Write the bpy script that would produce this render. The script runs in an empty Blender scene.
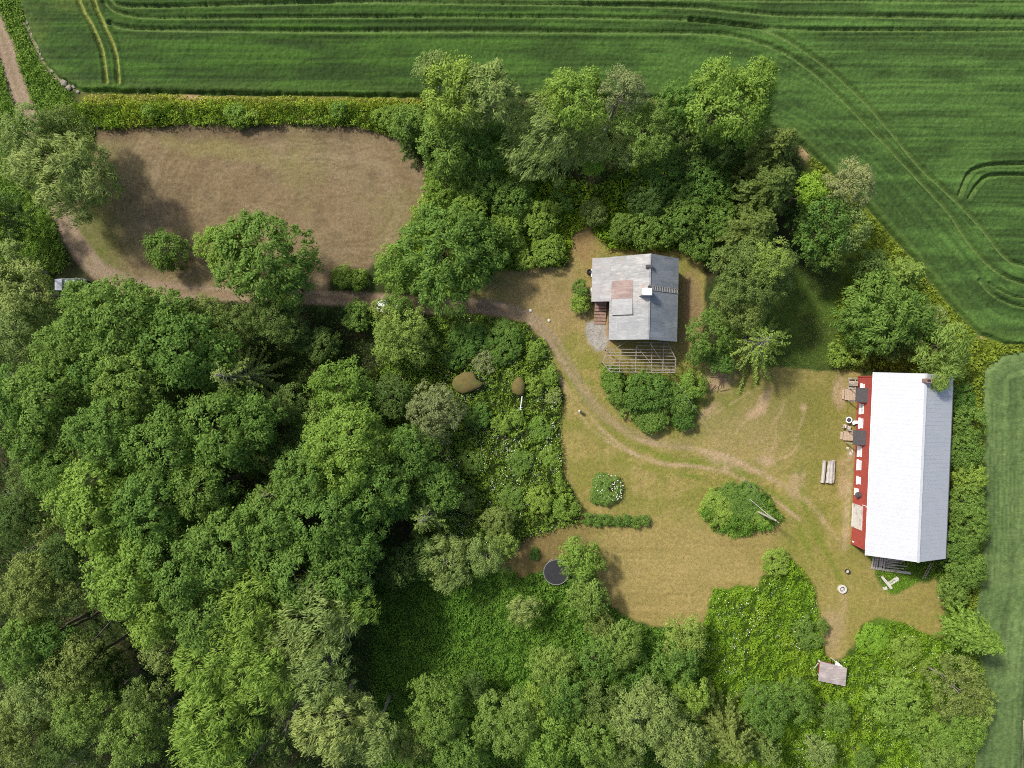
import bpy, math, random
import numpy as np
from mathutils import Vector, Matrix
R_ = math.radians
SC = bpy.context.scene
COL = SC.collection
H = 100.0          # camera height above the yard (m)
S = 0.14           # metres per photograph pixel at ground level

def P(px, py, z=0.0):
    f = S * (H - z) / H
    return ((px - 512) * f, (384 - py) * f, z)

# ------------------------------------------------------------------ objects
def link(name, data, parent=None, loc=None, rz=0.0):
    o = bpy.data.objects.new(name, data)
    COL.objects.link(o)
    if parent is not None:
        o.parent = parent
    if loc is not None:
        o.location = loc
    o.rotation_euler = (0, 0, rz)
    return o

def tag(o, label=None, cat=None, group=None, kind=None):
    if label: o['label'] = label
    if cat: o['category'] = cat
    if group: o['group'] = group
    if kind: o['kind'] = kind
    return o

def thing(name, label, cat, loc=(0, 0, 0), rz=0.0, group=None):
    return tag(link(name, None, None, loc, rz), label, cat, group)

def np_mesh(name, V, F, mat, smooth=False):
    """V (n,3), F (m,k) uniform polygon size"""
    V = np.asarray(V, dtype=np.float32); F = np.asarray(F, dtype=np.int32)
    me = bpy.data.meshes.new(name)
    k = F.shape[1]
    me.vertices.add(len(V)); me.vertices.foreach_set('co', V.ravel())
    me.loops.add(F.size); me.loops.foreach_set('vertex_index', F.ravel())
    me.polygons.add(len(F))
    me.polygons.foreach_set('loop_start', np.arange(len(F), dtype=np.int32) * k)
    try:
        me.polygons.foreach_set('loop_total', np.full(len(F), k, dtype=np.int32))
    except Exception:
        pass
    me.update(calc_edges=True)
    if smooth:
        me.polygons.foreach_set('use_smooth', np.ones(len(F), dtype=bool))
    if mat: me.materials.append(mat)
    return me

class MB:
    """collects solid shapes and links them as one mesh object"""
    def __init__(self): self.v = []; self.f = []
    def add(self, vs, fs):
        b = len(self.v); self.v += [tuple(p) for p in vs]
        self.f += [tuple(i + b for i in f) for f in fs]; return self
    def hexa(self, b4, t4):
        return self.add(list(b4) + list(t4), [(3, 2, 1, 0), (4, 5, 6, 7), (0, 1, 5, 4), (1, 2, 6, 5), (2, 3, 7, 6), (3, 0, 4, 7)])
    def box(self, x0, x1, y0, y1, z0, z1, bev=0.0):
        if bev <= 0:
            return self.hexa([(x0, y0, z0), (x1, y0, z0), (x1, y1, z0), (x0, y1, z0)],
                             [(x0, y0, z1), (x1, y0, z1), (x1, y1, z1), (x0, y1, z1)])
        b = bev
        ring = lambda i, z: [(x0 + i, y0 + i, z), (x1 - i, y0 + i, z), (x1 - i, y1 - i, z), (x0 + i, y1 - i, z)]
        vs = ring(b, z0) + ring(0, z0 + b) + ring(0, z1 - b) + ring(b, z1)
        fs = [(3, 2, 1, 0), (12, 13, 14, 15)]
        for r in range(3):
            for k in range(4):
                a = r * 4 + k; c = r * 4 + (k + 1) % 4
                fs.append((a, c, c + 4, a + 4))
        return self.add(vs, fs)
    def slab(self, top, t):
        """thick sheet under the polygon top (list of points, counter-clockwise from above)"""
        n = len(top); bot = [(p[0], p[1], p[2] - t) for p in top]
        fs = [tuple(range(n)), tuple(range(2 * n - 1, n - 1, -1))]
        for k in range(n):
            j = (k + 1) % n
            fs.append((k, n + k, n + j, j))
        return self.add(list(top) + bot, fs)
    def bar(self, a, b, w, h):
        """square bar from a to b"""
        a = Vector(a); b = Vector(b); d = (b - a).normalized()
        up = Vector((0, 0, 1)) if abs(d.z) < 0.95 else Vector((1, 0, 0))
        s = d.cross(up).normalized(); u = s.cross(d).normalized()
        q = lambda p: [p - s * w / 2 - u * h / 2, p + s * w / 2 - u * h / 2, p + s * w / 2 + u * h / 2, p - s * w / 2 + u * h / 2]
        return self.hexa(q(a), q(b))
    def tube(self, pts, rads, n=8, caps=True):
        pts = [Vector(p) for p in pts]; base = len(self.v); rings = []
        for i, p in enumerate(pts):
            d = (pts[min(i + 1, len(pts) - 1)] - pts[max(i - 1, 0)]).normalized()
            up = Vector((0, 0, 1)) if abs(d.z) < 0.9 else Vector((1, 0, 0))
            s = d.cross(up).normalized(); u = s.cross(d)
            r = rads[i] if hasattr(rads, '__len__') else rads
            rings.append([p + s * math.cos(2 * math.pi * k / n) * r + u * math.sin(2 * math.pi * k / n) * r for k in range(n)])
        vs = [v for r in rings for v in r]; fs = []
        for i in range(len(pts) - 1):
            for k in range(n):
                a = i * n + k; b = i * n + (k + 1) % n
                fs.append((a, b, b + n, a + n))
        if caps:
            fs.append(tuple(range(n - 1, -1, -1))); fs.append(tuple((len(pts) - 1) * n + k for k in range(n)))
        return self.add(vs, fs)
    def lathe(self, prof, n=24, c=(0, 0, 0)):
        """prof list of (r,z) bottom to top, open ends closed if r==0"""
        vs = []; fs = []
        for r, z in prof:
            for k in range(n):
                a = 2 * math.pi * k / n
                vs.append((c[0] + r * math.cos(a), c[1] + r * math.sin(a), c[2] + z))
        for i in range(len(prof) - 1):
            for k in range(n):
                a = i * n + k; b = i * n + (k + 1) % n
                fs.append((a, b, b + n, a + n))
        return self.add(vs, fs)
    def build(self, name, mat, parent=None, loc=None, rz=0.0, smooth=False):
        me = bpy.data.meshes.new(name)
        me.from_pydata([tuple(p) for p in self.v], [], self.f); me.update()
        if smooth: me.polygons.foreach_set('use_smooth', np.ones(len(me.polygons), dtype=bool))
        me.materials.append(mat)
        return link(name, me, parent, loc, rz)

# ------------------------------------------------------------------ noise
_rt = np.random.RandomState(7).rand(64, 256, 256)
def vnoise(x, y, seed=0):
    xi = np.floor(x).astype(int); yi = np.floor(y).astype(int)
    fx = x - xi; fy = y - yi
    fx = fx * fx * (3 - 2 * fx); fy = fy * fy * (3 - 2 * fy)
    t = _rt[seed % 64]
    a = t[xi % 256, yi % 256]; b = t[(xi + 1) % 256, yi % 256]
    c = t[xi % 256, (yi + 1) % 256]; d = t[(xi + 1) % 256, (yi + 1) % 256]
    return (a * (1 - fx) + b * fx) * (1 - fy) + (c * (1 - fx) + d * fx) * fy
def fbm(x, y, sc, seed=0, octv=4):
    s = 0; amp = 1; tot = 0
    for o in range(octv):
        s = s + amp * vnoise(x / sc * 2 ** o + 13.7 * o, y / sc * 2 ** o + 5.1 * o, seed + o); tot += amp; amp *= 0.55
    return s / tot            # 0..1
def inpoly(x, y, poly):
    r = np.zeros(x.shape, dtype=bool); n = len(poly); j = n - 1
    for i in range(n):
        xi, yi = poly[i]; xj, yj = poly[j]
        if yi != yj:
            c = ((yi > y) != (yj > y)) & (x < (xj - xi) * (y - yi) / (yj - yi) + xi)
            r ^= c
        j = i
    return r
def linedist(x, y, pts):
    d = np.full(x.shape, 1e9)
    for (x0, y0), (x1, y1) in zip(pts[:-1], pts[1:]):
        dx, dy = x1 - x0, y1 - y0; L = dx * dx + dy * dy + 1e-9
        t = np.clip(((x - x0) * dx + (y - y0) * dy) / L, 0, 1)
        d = np.minimum(d, np.hypot(x - x0 - t * dx, y - y0 - t * dy))
    return d
def sdist(x, y, poly):
    d = linedist(x, y, list(poly) + [poly[0]])
    return np.where(inpoly(x, y, poly), d, -d)
def sstep(a, b, v):
    t = np.clip((v - a) / (b - a), 0, 1); return t * t * (3 - 2 * t)
def spline(pts, n=8):
    """Catmull-Rom through pixel points"""
    p = [pts[0]] + list(pts) + [pts[-1]]; out = []
    for i in range(1, len(p) - 2):
        p0, p1, p2, p3 = [np.array(q, float) for q in p[i - 1:i + 3]]
        for k in range(n):
            t = k / n
            out.append(tuple(0.5 * (2 * p1 + (p2 - p0) * t + (2 * p0 - 5 * p1 + 4 * p2 - p3) * t * t + (3 * p1 - p0 - 3 * p2 + p3) * t ** 3)))
    out.append(tuple(map(float, pts[-1]))); return out

# ------------------------------------------------------------------ materials
def new_mat(name):
    m = bpy.data.materials.new(name); m.use_nodes = True
    nt = m.node_tree; b = nt.nodes['Principled BSDF']
    return m, nt, b
def N(nt, t, **kw):
    n = nt.nodes.new(t)
    for k, v in kw.items(): setattr(n, k, v)
    return n
def mixc(nt, fac, a, b, blend='MIX'):
    n = N(nt, 'ShaderNodeMix', data_type='RGBA', blend_type=blend)
    for i, v in ((0, fac), (6, a), (7, b)):
        if hasattr(v, 'is_output'): nt.links.new(v, n.inputs[i])
        elif isinstance(v, (int, float)): n.inputs[i].default_value = v
        else: n.inputs[i].default_value = (*v, 1)
    return n.outputs[2]
def noise(nt, scale, detail=4, vec=None, rough=0.6):
    n = N(nt, 'ShaderNodeTexNoise'); n.inputs['Scale'].default_value = scale
    n.inputs['Detail'].default_value = detail; n.inputs['Roughness'].default_value = rough
    if vec is not None: nt.links.new(vec, n.inputs['Vector'])
    return n.outputs['Fac']
def ramp(nt, fac, a, b):
    n = N(nt, 'ShaderNodeMapRange'); nt.links.new(fac, n.inputs[0])
    n.inputs[1].default_value = a; n.inputs[2].default_value = b; return n.outputs[0]
def objco(nt, scale=(1, 1, 1)):
    t = N(nt, 'ShaderNodeTexCoord'); m = N(nt, 'ShaderNodeMapping')
    m.inputs['Scale'].default_value = scale
    nt.links.new(t.outputs['Object'], m.inputs['Vector']); return m.outputs[0]
def bump(nt, b, h, strength=0.3, dist=0.05):
    n = N(nt, 'ShaderNodeBump'); n.inputs['Strength'].default_value = strength
    n.inputs['Distance'].default_value = dist
    nt.links.new(h, n.inputs['Height']); nt.links.new(n.outputs[0], b.inputs['Normal'])

def rough_mat(name, c1, c2, scale=3.0, rough=0.85, stretch=(1, 1, 1), c3=None, metallic=0.0, bmp=0.2):
    """two or three mottled colours"""
    m, nt, b = new_mat(name)
    v = objco(nt, stretch)
    col = mixc(nt, ramp(nt, noise(nt, scale, 5, v), .35, .65), c1, c2)
    if c3 is not None:
        col = mixc(nt, ramp(nt, noise(nt, scale * .37, 5, v), .52, .66), col, c3)
    nt.links.new(col, b.inputs['Base Color'])
    b.inputs['Roughness'].default_value = rough; b.inputs['Metallic'].default_value = metallic
    if bmp: bump(nt, b, noise(nt, scale * 4, 3, v), bmp, 0.03)
    return m

def leaf_mat(name, dark, light, trans=0.38, patch=None, gain=(2.28, 2.16, 2.15)):
    dark, light = [tuple(c * g * k for c, g in zip(q, gain)) for q, k in ((dark, .74), (light, 1.08))]
    if patch: patch = tuple(c * g for c, g in zip(patch, gain))
    m, nt, b = new_mat(name)
    g = N(nt, 'ShaderNodeNewGeometry'); oi = N(nt, 'ShaderNodeObjectInfo')
    tc = N(nt, 'ShaderNodeTexCoord')
    big = noise(nt, 0.45, 3, tc.outputs['Object'])
    f = N(nt, 'ShaderNodeMath', operation='MULTIPLY_ADD'); nt.links.new(g.outputs['Random Per Island'], f.inputs[0])
    f.inputs[1].default_value = 0.75
    f2 = N(nt, 'ShaderNodeMath', operation='MULTIPLY_ADD'); nt.links.new(big, f2.inputs[0])
    f2.inputs[1].default_value = 0.9; f2.inputs[2].default_value = -0.33
    nt.links.new(f2.outputs[0], f.inputs[2])
    f.use_clamp = True
    col = mixc(nt, f.outputs[0], dark, light)
    if patch is not None:
        col = mixc(nt, ramp(nt, noise(nt, 0.16, 4, tc.outputs['Object']), .48, .62), col, patch)
    hs = N(nt, 'ShaderNodeHueSaturation')
    h = N(nt, 'ShaderNodeMapRange'); nt.links.new(oi.outputs['Random'], h.inputs[0]); h.inputs[3].default_value = .488; h.inputs[4].default_value = .512
    nt.links.new(h.outputs[0], hs.inputs['Hue'])
    vv = N(nt, 'ShaderNodeMapRange'); nt.links.new(oi.outputs['Random'], vv.inputs[0]); vv.inputs[3].default_value = 1.12; vv.inputs[4].default_value = .9
    nt.links.new(vv.outputs[0], hs.inputs['Value'])
    nt.links.new(col, hs.inputs['Color'])
    nt.links.new(hs.outputs[0], b.inputs['Base Color'])
    b.inputs['Roughness'].default_value = 0.6
    b.inputs['Specular IOR Level'].default_value = 0.12
    t = N(nt, 'ShaderNodeBsdfTranslucent')
    tcol = mixc(nt, 0.35, hs.outputs[0], (light[0] * 1.3, light[1] * 1.25, light[2] * .6))
    nt.links.new(tcol, t.inputs['Color'])
    mx = N(nt, 'ShaderNodeMixShader'); mx.inputs[0].default_value = trans
    out = nt.nodes['Material Output']
    nt.links.new(b.outputs[0], mx.inputs[1]); nt.links.new(t.outputs[0], mx.inputs[2])
    nt.links.new(mx.outputs[0], out.inputs['Surface'])
    return m

TONE = {
 'maple':   ((.044, .088, .016), (.092, .158, .030)),
 'bright':  ((.062, .118, .016), (.130, .200, .036)),
 'emerald': ((.038, .080, .014), (.078, .140, .026)),
 'yellow':  ((.068, .116, .020), (.138, .196, .044)),
 'pale':    ((.076, .116, .032), (.142, .192, .056)),
 'olive':   ((.046, .076, .018), (.104, .146, .036)),
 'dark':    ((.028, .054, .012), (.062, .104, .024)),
 'grey':    ((.088, .112, .042), (.156, .186, .076)),
 'fir':     ((.036, .062, .014), (.086, .122, .028)),
 'lime':    ((.074, .150, .014), (.150, .240, .028)),
}
LEAF = {k: leaf_mat('foliage_' + k, *v) for k, v in TONE.items()}
BARK = rough_mat('bark_brown', (.10, .075, .05), (.16, .13, .10), 6, .9)
BARKG = rough_mat('bark_grey', (.22, .20, .17), (.34, .31, .27), 6, .9)
# =================================================================== TERRAIN
CROP = [(22, -90), (22, 0), (31, 30), (45, 62), (62, 80), (85, 92), (150, 93), (250, 95), (420, 97), (560, 98), (660, 98), (740, 112),
        (800, 144), (824, 165), (865, 205), (912, 258), (949, 304), (979, 334), (1003, 343), (1024, 344), (1120, 346), (1120, -90)]
CROP2 = [(1120, 353), (1024, 352), (1000, 357), (985, 372), (984, 430), (986, 500), (982, 580), (972, 620), (985, 680), (975, 768), (970, 860), (1021, 860),
         (1021, 768), (1024, 700), (1029, 650), (1040, 560), (1120, 540)]
MOWN = [(97, 130), (200, 127), (340, 126), (388, 137), (412, 152), (427, 175), (425, 198), (412, 222), (398, 248), (370, 268), (330, 272), (326, 292), (250, 292),
        (190, 289), (130, 280), (100, 262), (80, 232), (72, 212), (85, 180), (92, 150)]
LAWN = [(452, 300), (500, 272), (568, 268), (572, 236), (590, 226), (606, 250), (690, 252), (704, 262), (702, 330), (706, 362), (735, 352), (770, 368), (845, 372), (862, 372), (852, 545), (866, 552),
        (884, 590), (896, 594), (912, 584), (932, 580), (944, 590), (943, 625), (938, 638), (922, 632), (905, 621), (880, 618), (862, 626), (856, 646), (840, 660), (828, 658), (822, 640),
        (818, 605), (808, 580), (792, 556), (776, 546), (768, 570), (755, 584), (712, 590), (706, 612), (700, 628), (660, 628), (630, 618), (603, 600), (594, 562), (580, 550), (560, 560), (545, 570),
        (520, 577), (508, 562), (520, 542), (548, 530), (578, 524), (583, 512), (566, 480), (562, 440), (565, 400), (556, 370), (548, 345), (530, 326), (495, 316), (455, 312)]
TRACK = spline([(-40, -40), (0, 32), (16, 85), (34, 130), (52, 190), (66, 225), (85, 256), (108, 276), (140, 287), (190, 292), (255, 295), (330, 298), (385, 302), (430, 306), (470, 306), (505, 310), (535, 322), (556, 345), (575, 378), (600, 412), (636, 436), (690, 446)], 6)
GRAVEL = [(587, 322), (604, 325), (606, 345), (602, 352), (594, 352), (588, 340), (585, 330)]

def terrain_fields(PX, PY):
    wx = (fbm(PX, PY, 9, 1) - .5) * 8; wy = (fbm(PX, PY, 9, 5) - .5) * 8
    wx += (fbm(PX, PY, 45, 41) - .5) * 8; wy += (fbm(PX, PY, 45, 45) - .5) * 8
    X, Y = PX + wx * .75, PY + wy * .75
    W = {}
    W['lawn'] = sstep(-2.2, 2.2, sdist(X, Y, LAWN))
    W['mown'] = sstep(-2.5, 2.5, sdist(X, Y, MOWN))
    dt = linedist(PX + wx * .35, PY + wy * .35, TRACK)
    wid = np.interp(PX, [0, 40, 110, 200, 300, 450, 540, 600, 690], [8, 8.5, 9.5, 7, 6.5, 7, 6, 4.5, 4])
    W['track'] = sstep(2.5, -1.5, dt - wid) * np.interp(PX, [0, 500, 545, 600, 680, 720], [1, 1, .55, .28, .2, 0])
    W['gravel'] = sstep(-2, 1.5, sdist(X, Y, GRAVEL))
    W['crop'] = sdist(PX, PY, CROP); W['crop2'] = sdist(PX, PY, CROP2)
    return W

def blob(PX, PY, cx, cy, rx, ry, rot=0, soft=.6, seed=0, nz=.6):
    a = R_(rot); dx, dy = PX - cx, PY - cy
    u = (dx * math.cos(a) + dy * math.sin(a)) / rx; v = (-dx * math.sin(a) + dy * math.cos(a)) / ry
    d = np.hypot(u, v) + (fbm(PX, PY, 14, seed + 3) - .5) * nz * 2
    return sstep(1 + soft, 1 - soft, d)

def terrain_albedo(PX, PY, W):
    c = np.zeros(PX.shape + (3,))
    def lay(w, col):
        w = np.clip(w, 0, 1)[..., None]
        c[:] = c * (1 - w) + np.asarray(col) * w
    def mot(sc, seed, lo=.35, hi=.65, octv=4): return sstep(lo, hi, fbm(PX, PY, sc, seed, octv))
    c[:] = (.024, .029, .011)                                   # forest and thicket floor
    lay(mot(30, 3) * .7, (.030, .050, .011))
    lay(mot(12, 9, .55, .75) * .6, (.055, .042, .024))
    # greener rough grass beside tracks and below the field
    for pl, w, col in (([(0, -60), (60, -60), (70, 90), (60, 250), (-60, 300), (-60, -60)], .8, (.060, .120, .016)),
                       ([(690, 560), (830, 540), (960, 590), (1000, 780), (690, 800)], .85, (.075, .150, .014)),
                       ([(370, 580), (600, 560), (700, 640), (700, 700), (380, 720)], .8, (.040, .100, .012)),
                       ([(800, 140), (1030, 330), (1030, 356), (985, 380), (985, 620), (900, 380), (850, 300)], .9, (.115, .150, .018)),
                       ([(740, 280), (860, 270), (870, 372), (760, 372)], .8, (.062, .100, .016))):
        lay(sstep(-12, 14, sdist(PX, PY, pl)) * w * (.55 + .6 * mot(22, 17)), col)
    # yellow-green ragged strip under the field edge
    lay(sstep(8, 0, np.abs(PY - 98)) * sstep(70, 90, PX) * sstep(430, 400, PX) * .8, (.20, .19, .05))
    for bx, by, rx, ry in ((655, 98, 12, 4), (806, 148, 5, 12), (200, 96, 20, 3), (90, 88, 9, 4), (979, 337, 4, 2)):
        lay(blob(PX, PY, bx, by, rx, ry, seed=bx) * .8, (.36, .25, .14))
    # stony bare bank at the field corner
    lay(sstep(5, 1, linedist(PX, PY, [(24, 0), (32, 32), (44, 60), (60, 78), (82, 90)])) * (.35 + .65 * mot(6, 12)), (.30, .25, .17))
    # ---- mown brown paddock
    m = W['mown']
    lay(m, (.165, .121, .068))
    lay(m * mot(40, 21) * .75, (.192, .148, .086))
    lay(m * mot(16, 25, .5, .75) * .5, (.108, .080, .046))
    lay(m * mot(50, 29, .52, .68) * .45, (.150, .135, .048))
    cxm, cym = 300, 205                                         # rounds of the mower
    rr = np.maximum(np.abs(PX - cxm) / 2.05, np.abs(PY - cym)) + np.hypot((PX - cxm) / 2.05, PY - cym)
    rr = rr + (fbm(PX, PY, 30, 67) - .5) * 14
    rw = sstep(48, 95, rr)
    ln = vnoise(rr / 2.6 + 60, PX * .012, 31) * .6 + vnoise(rr / 1.3 + 60, PX * .02 + PY * .01, 33) * .4
    lay(m * rw * sstep(.5, .78, ln) * .5, (.235, .185, .116))
    lay(m * rw * sstep(.5, .22, ln) * .45, (.120, .082, .044))
    gr = vnoise(PX / 7.0 + PY * .05, PY / 1.25, 68) * .6 + vnoise(PX / 1.5, PY / 1.2, 70) * .4
    lay(m * sstep(.55, .8, gr) * .45, (.215, .165, .100)); lay(m * sstep(.45, .2, gr) * .45, (.115, .082, .046))
    lay(m * sstep(46, 6, np.hypot((PX - 88), (PY - 245) * .7)) * .75 * (.4 + .6 * mot(14, 61)), (.095, .112, .022))
    lay(m * sstep(14, 2, -(PY - 146)) * sstep(150, 95, PX) * .4, (.10, .12, .03))
    lay(m * blob(PX, PY, 225, 150, 60, 10, 10, seed=8) * .35, (.20, .20, .06))
    lay(m * sstep(14, 1, np.abs(PY - 132)) * .7 * mot(10, 63, .2, .6), (.105, .075, .046))
    # ---- dry lawn
    m = W['lawn']
    lay(m, (.238, .200, .064))
    lay(m * mot(34, 51) * .7, (.205, .178, .050))
    lay(m * mot(13, 55, .5, .72) * .55, (.300, .226, .092))
    lay(m * mot(20, 57, .52, .70) * .5, (.155, .158, .032))
    lay(m * mot(5, 59, .58, .75) * .3, (.14, .125, .04))
    gr = vnoise(PX / 1.4, PY / 1.3, 69)
    lay(m * sstep(.6, .92, gr) * .35, (.36, .29, .125)); lay(m * sstep(.4, .08, gr) * .35, (.15, .125, .035))
    gg = fbm(PX * .8 + PY * .5, PY * 1.2 - PX * .3, 26, 47, 4)
    lay(m * sstep(.50, .64, gg) * .6, (.150, .160, .030))
    # yard west and north of the house, browner
    lay(m * blob(PX, PY, 545, 295, 52, 34, 20, seed=71) * .75, (.235, .168, .085))
    lay(m * blob(PX, PY, 545, 300, 40, 24, 20, seed=73) * mot(10, 74, .5, .65) * .6, (.150, .125, .042))
    lay(m * blob(PX, PY, 583, 245, 12, 16, 0, seed=75) * .7, (.24, .145, .075))
    lay(m * blob(PX, PY, 690, 318, 12, 48, 0, seed=77) * .8, (.195, .130, .082))
    lay(m * blob(PX, PY, 606, 335, 10, 18, 0, seed=78) * .8, (.27, .185, .115))
    # barn front: green sward, worn ring, pink scuffs
    lay(m * blob(PX, PY, 760, 395, 85, 45, 15, seed=81) * .75, (.168, .150, .048))
    lay(m * blob(PX, PY, 825, 430, 24, 110, 2, seed=82) * .65 * (.4 + .6 * mot(16, 83)), (.150, .150, .032))
    lay(m * blob(PX, PY, 722, 408, 45, 16, -38, seed=84) * .75, (.125, .145, .024))
    lay(m * blob(PX, PY, 735, 432, 50, 30, 10, seed=85) * .55, (.255, .200, .090))
    for i, (bx, by, rx, ry, ro) in enumerate(((763, 402, 5, 14, 25), (757, 412, 10, 4, -20), (765, 460, 9, 5, 10), (797, 485, 7, 16, 12), (708, 410, 12, 4, -35), (745, 468, 16, 4, 12),
                                              (715, 378, 16, 14, 0), (804, 408, 3, 4, 0), (725, 465, 16, 5, 30), (844, 600, 5, 14, 0), (858, 455, 4, 6, 0), (840, 395, 6, 14, 0), (842, 480, 5, 20, 0))):
        lay(blob(PX, PY, bx, by, rx, ry, ro, seed=90 + i) * (m * .75), (.345, .245, .155))
    for arc in ([(730, 445), (742, 424), (760, 412), (772, 420), (776, 438), (770, 452)], [(758, 440), (768, 428), (780, 414), (784, 400)], [(795, 440), (802, 420), (806, 405)],
                [(690, 430), (720, 410), (750, 392)], [(744, 470), (760, 462), (784, 458), (800, 444)], [(746, 440), (756, 442), (764, 440)], [(720, 455), (732, 470), (728, 462)]):
        lay(m * sstep(2.2, .6, linedist(PX, PY, spline(arc, 5))) * .45 * mot(8, 99, .3, .55), (.34, .255, .15))
    # lower lawn, golden with fine mowing lines
    lo = sstep(500, 540, PY) * sstep(590, 610, PX) * sstep(790, 770, PX) * m
    lay(lo * .65, (.262, .200, .078))
    ln = vnoise(PY / 1.7 + 40, PX * .022, 35) * .6 + vnoise(PY / 3.4 + 90, PX * .012, 36) * .4
    lay(lo * sstep(.55, .85, ln) * .4, (.185, .135, .048)); lay(lo * sstep(.45, .15, ln) * .4, (.33, .245, .105))
    ln2 = vnoise((PX + PY * .1) / 2.0 + 40, PY * .02, 37)
    lay(m * sstep(560, 590, PX) * sstep(640, 570, PX) * sstep(380, 420, PY) * sstep(540, 500, PY) * sstep(.5, .8, ln2) * .35, (.19, .145, .045))
    dd = (PX - 700) * .55 + (PY - 480)
    lay(m * sstep(455, 470, PY) * sstep(535, 515, PY) * sstep(.5, .8, vnoise(dd / 2.6 + 80, PX * .01, 38)) * .4, (.165, .155, .035))
    re = sstep(700, 860, PX) * sstep(540, 575, PY) * m
    lay(re * .6, (.225, .190, .055))
    lay(re * sstep(.5, .8, vnoise(PX / 2.5 + 10, PY * .03, 39)) * .35, (.175, .155, .04))
    lay(m * blob(PX, PY, 832, 635, 10, 26, 0, seed=110) * .7, (.30, .22, .125))
    lay(m * blob(PX, PY, 545, 550, 46, 30, -20, seed=111) * .85, (.150, .108, .045))
    # bright green streaks between the wheel ruts
    for arc, w in (([(566, 372), (578, 390), (592, 408), (608, 426), (626, 440)], 4.2), ([(640, 446), (668, 458), (700, 462), (728, 466), (756, 482), (790, 505)], 5), ([(552, 352), (562, 370), (572, 388)], 2.5),
                   ([(600, 455), (650, 468), (700, 478), (740, 490)], 4), ([(790, 500), (800, 530), (812, 560)], 4), ([(800, 470), (806, 510), (830, 560), (846, 590)], 4.5)):
        lay(m * sstep(w, w * .3, linedist(PX, PY, spline(arc, 5))) * .7 * (.4 + .6 * mot(12, 112)), (.115, .155, .016))
    # worn wheel ruts across the lawn
    for arc, w in (([(530, 318), (548, 338), (562, 362), (584, 392), (606, 416), (632, 436), (664, 446), (690, 448)], 3.6), ([(546, 352), (560, 378), (580, 404), (602, 430), (632, 452), (664, 464), (692, 466), (730, 474), (766, 494), (800, 520)], 2.6),
                   ([(690, 448), (730, 458), (770, 478), (806, 500), (838, 540)], 4.0), ([(560, 380), (576, 410), (600, 436), (640, 458)], 1.8)):
        lay(m * sstep(w, w * .25, linedist(PX, PY, spline(arc, 5))) * .9 * (.35 + .65 * mot(16, 114)), (.335, .245, .150))
    # bare strip along the barn
    lay(m * sstep(5, 1.5, np.abs(PX - (857 - (PY - 374) * .054) + 2.5)) * sstep(440, 455, PY) * sstep(556, 546, PY) * .8 * (.4 + .6 * mot(8, 116, .3, .6)), (.33, .255, .165))
    # gravel and dirt track
    lay(W['gravel'], (.30, .285, .265)); lay(W['gravel'] * mot(4, 118, .5, .7) * .6, (.20, .185, .165))
    t = W['track']
    east = sstep(120, 220, PX) * sstep(560, 480, PX)
    lay(t, (.235, .180, .124)); lay(t * east * .6, (.215, .152, .090))
    lay(t * mot(7, 120) * .5, (.175, .122, .084))
    dt = linedist(PX, PY, TRACK)
    lay(t * sstep(2.6, .8, np.abs(dt - 4.5)) * .5, (.27, .205, .152))
    lay(t * sstep(2.4, .6, dt) * .35 * mot(14, 122), (.155, .135, .05))
    # field soils
    lay(sstep(-1, 1, W['crop']), (.045, .075, .02)); lay(sstep(-1, 1, W['crop2']), (.06, .12, .05))
    pale = linedist(PX, PY, [(1020, 860), (1020, 768), (1023, 700), (1028, 650)])
    lay(sstep(3.2, 1.6, pale), (.42, .36, .24))
    return c

def terrain_mat():
    m, nt, b = new_mat('terrain_soil_and_grass')
    a = N(nt, 'ShaderNodeAttribute', attribute_name='albedo')
    v = objco(nt)
    f = noise(nt, 2.2, 6, v, .7); g = noise(nt, 9.0, 3, v, .6)
    col = mixc(nt, 1.0, a.outputs['Color'], mixc(nt, ramp(nt, f, .3, .7), (.72, .75, .72), (1.26, 1.23, 1.2)), 'MULTIPLY')
    col = mixc(nt, 1.0, col, mixc(nt, ramp(nt, g, .3, .7), (.66, .69, .66), (1.32, 1.29, 1.28)), 'MULTIPLY')
    nt.links.new(col, b.inputs['Base Color']); b.inputs['Roughness'].default_value = .95
    b.inputs['Specular IOR Level'].default_value = .15
    bump(nt, b, g, .3, .06)
    return m
M_TERR = terrain_mat()

def set_albedo(me, cols):
    a = me.color_attributes.new('albedo', 'FLOAT_COLOR', 'POINT')
    d = np.ones((len(cols), 4), dtype=np.float32); d[:, :3] = cols
    a.data.foreach_set('color', d.ravel())

def grid_faces(nx, ny):
    i = np.arange(nx - 1)[None, :] + (np.arange(ny - 1) * nx)[:, None]
    return np.stack([i, i + 1, i + nx + 1, i + nx], -1)

def build_subset(name, V, F, cols, mat, smooth=True):
    used = np.unique(F); mp = np.full(len(V), -1); mp[used] = np.arange(len(used))
    me = np_mesh(name, V[used], mp[F], mat, smooth)
    if cols is not None: set_albedo(me, cols[used])
    return link(name, me)

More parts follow.
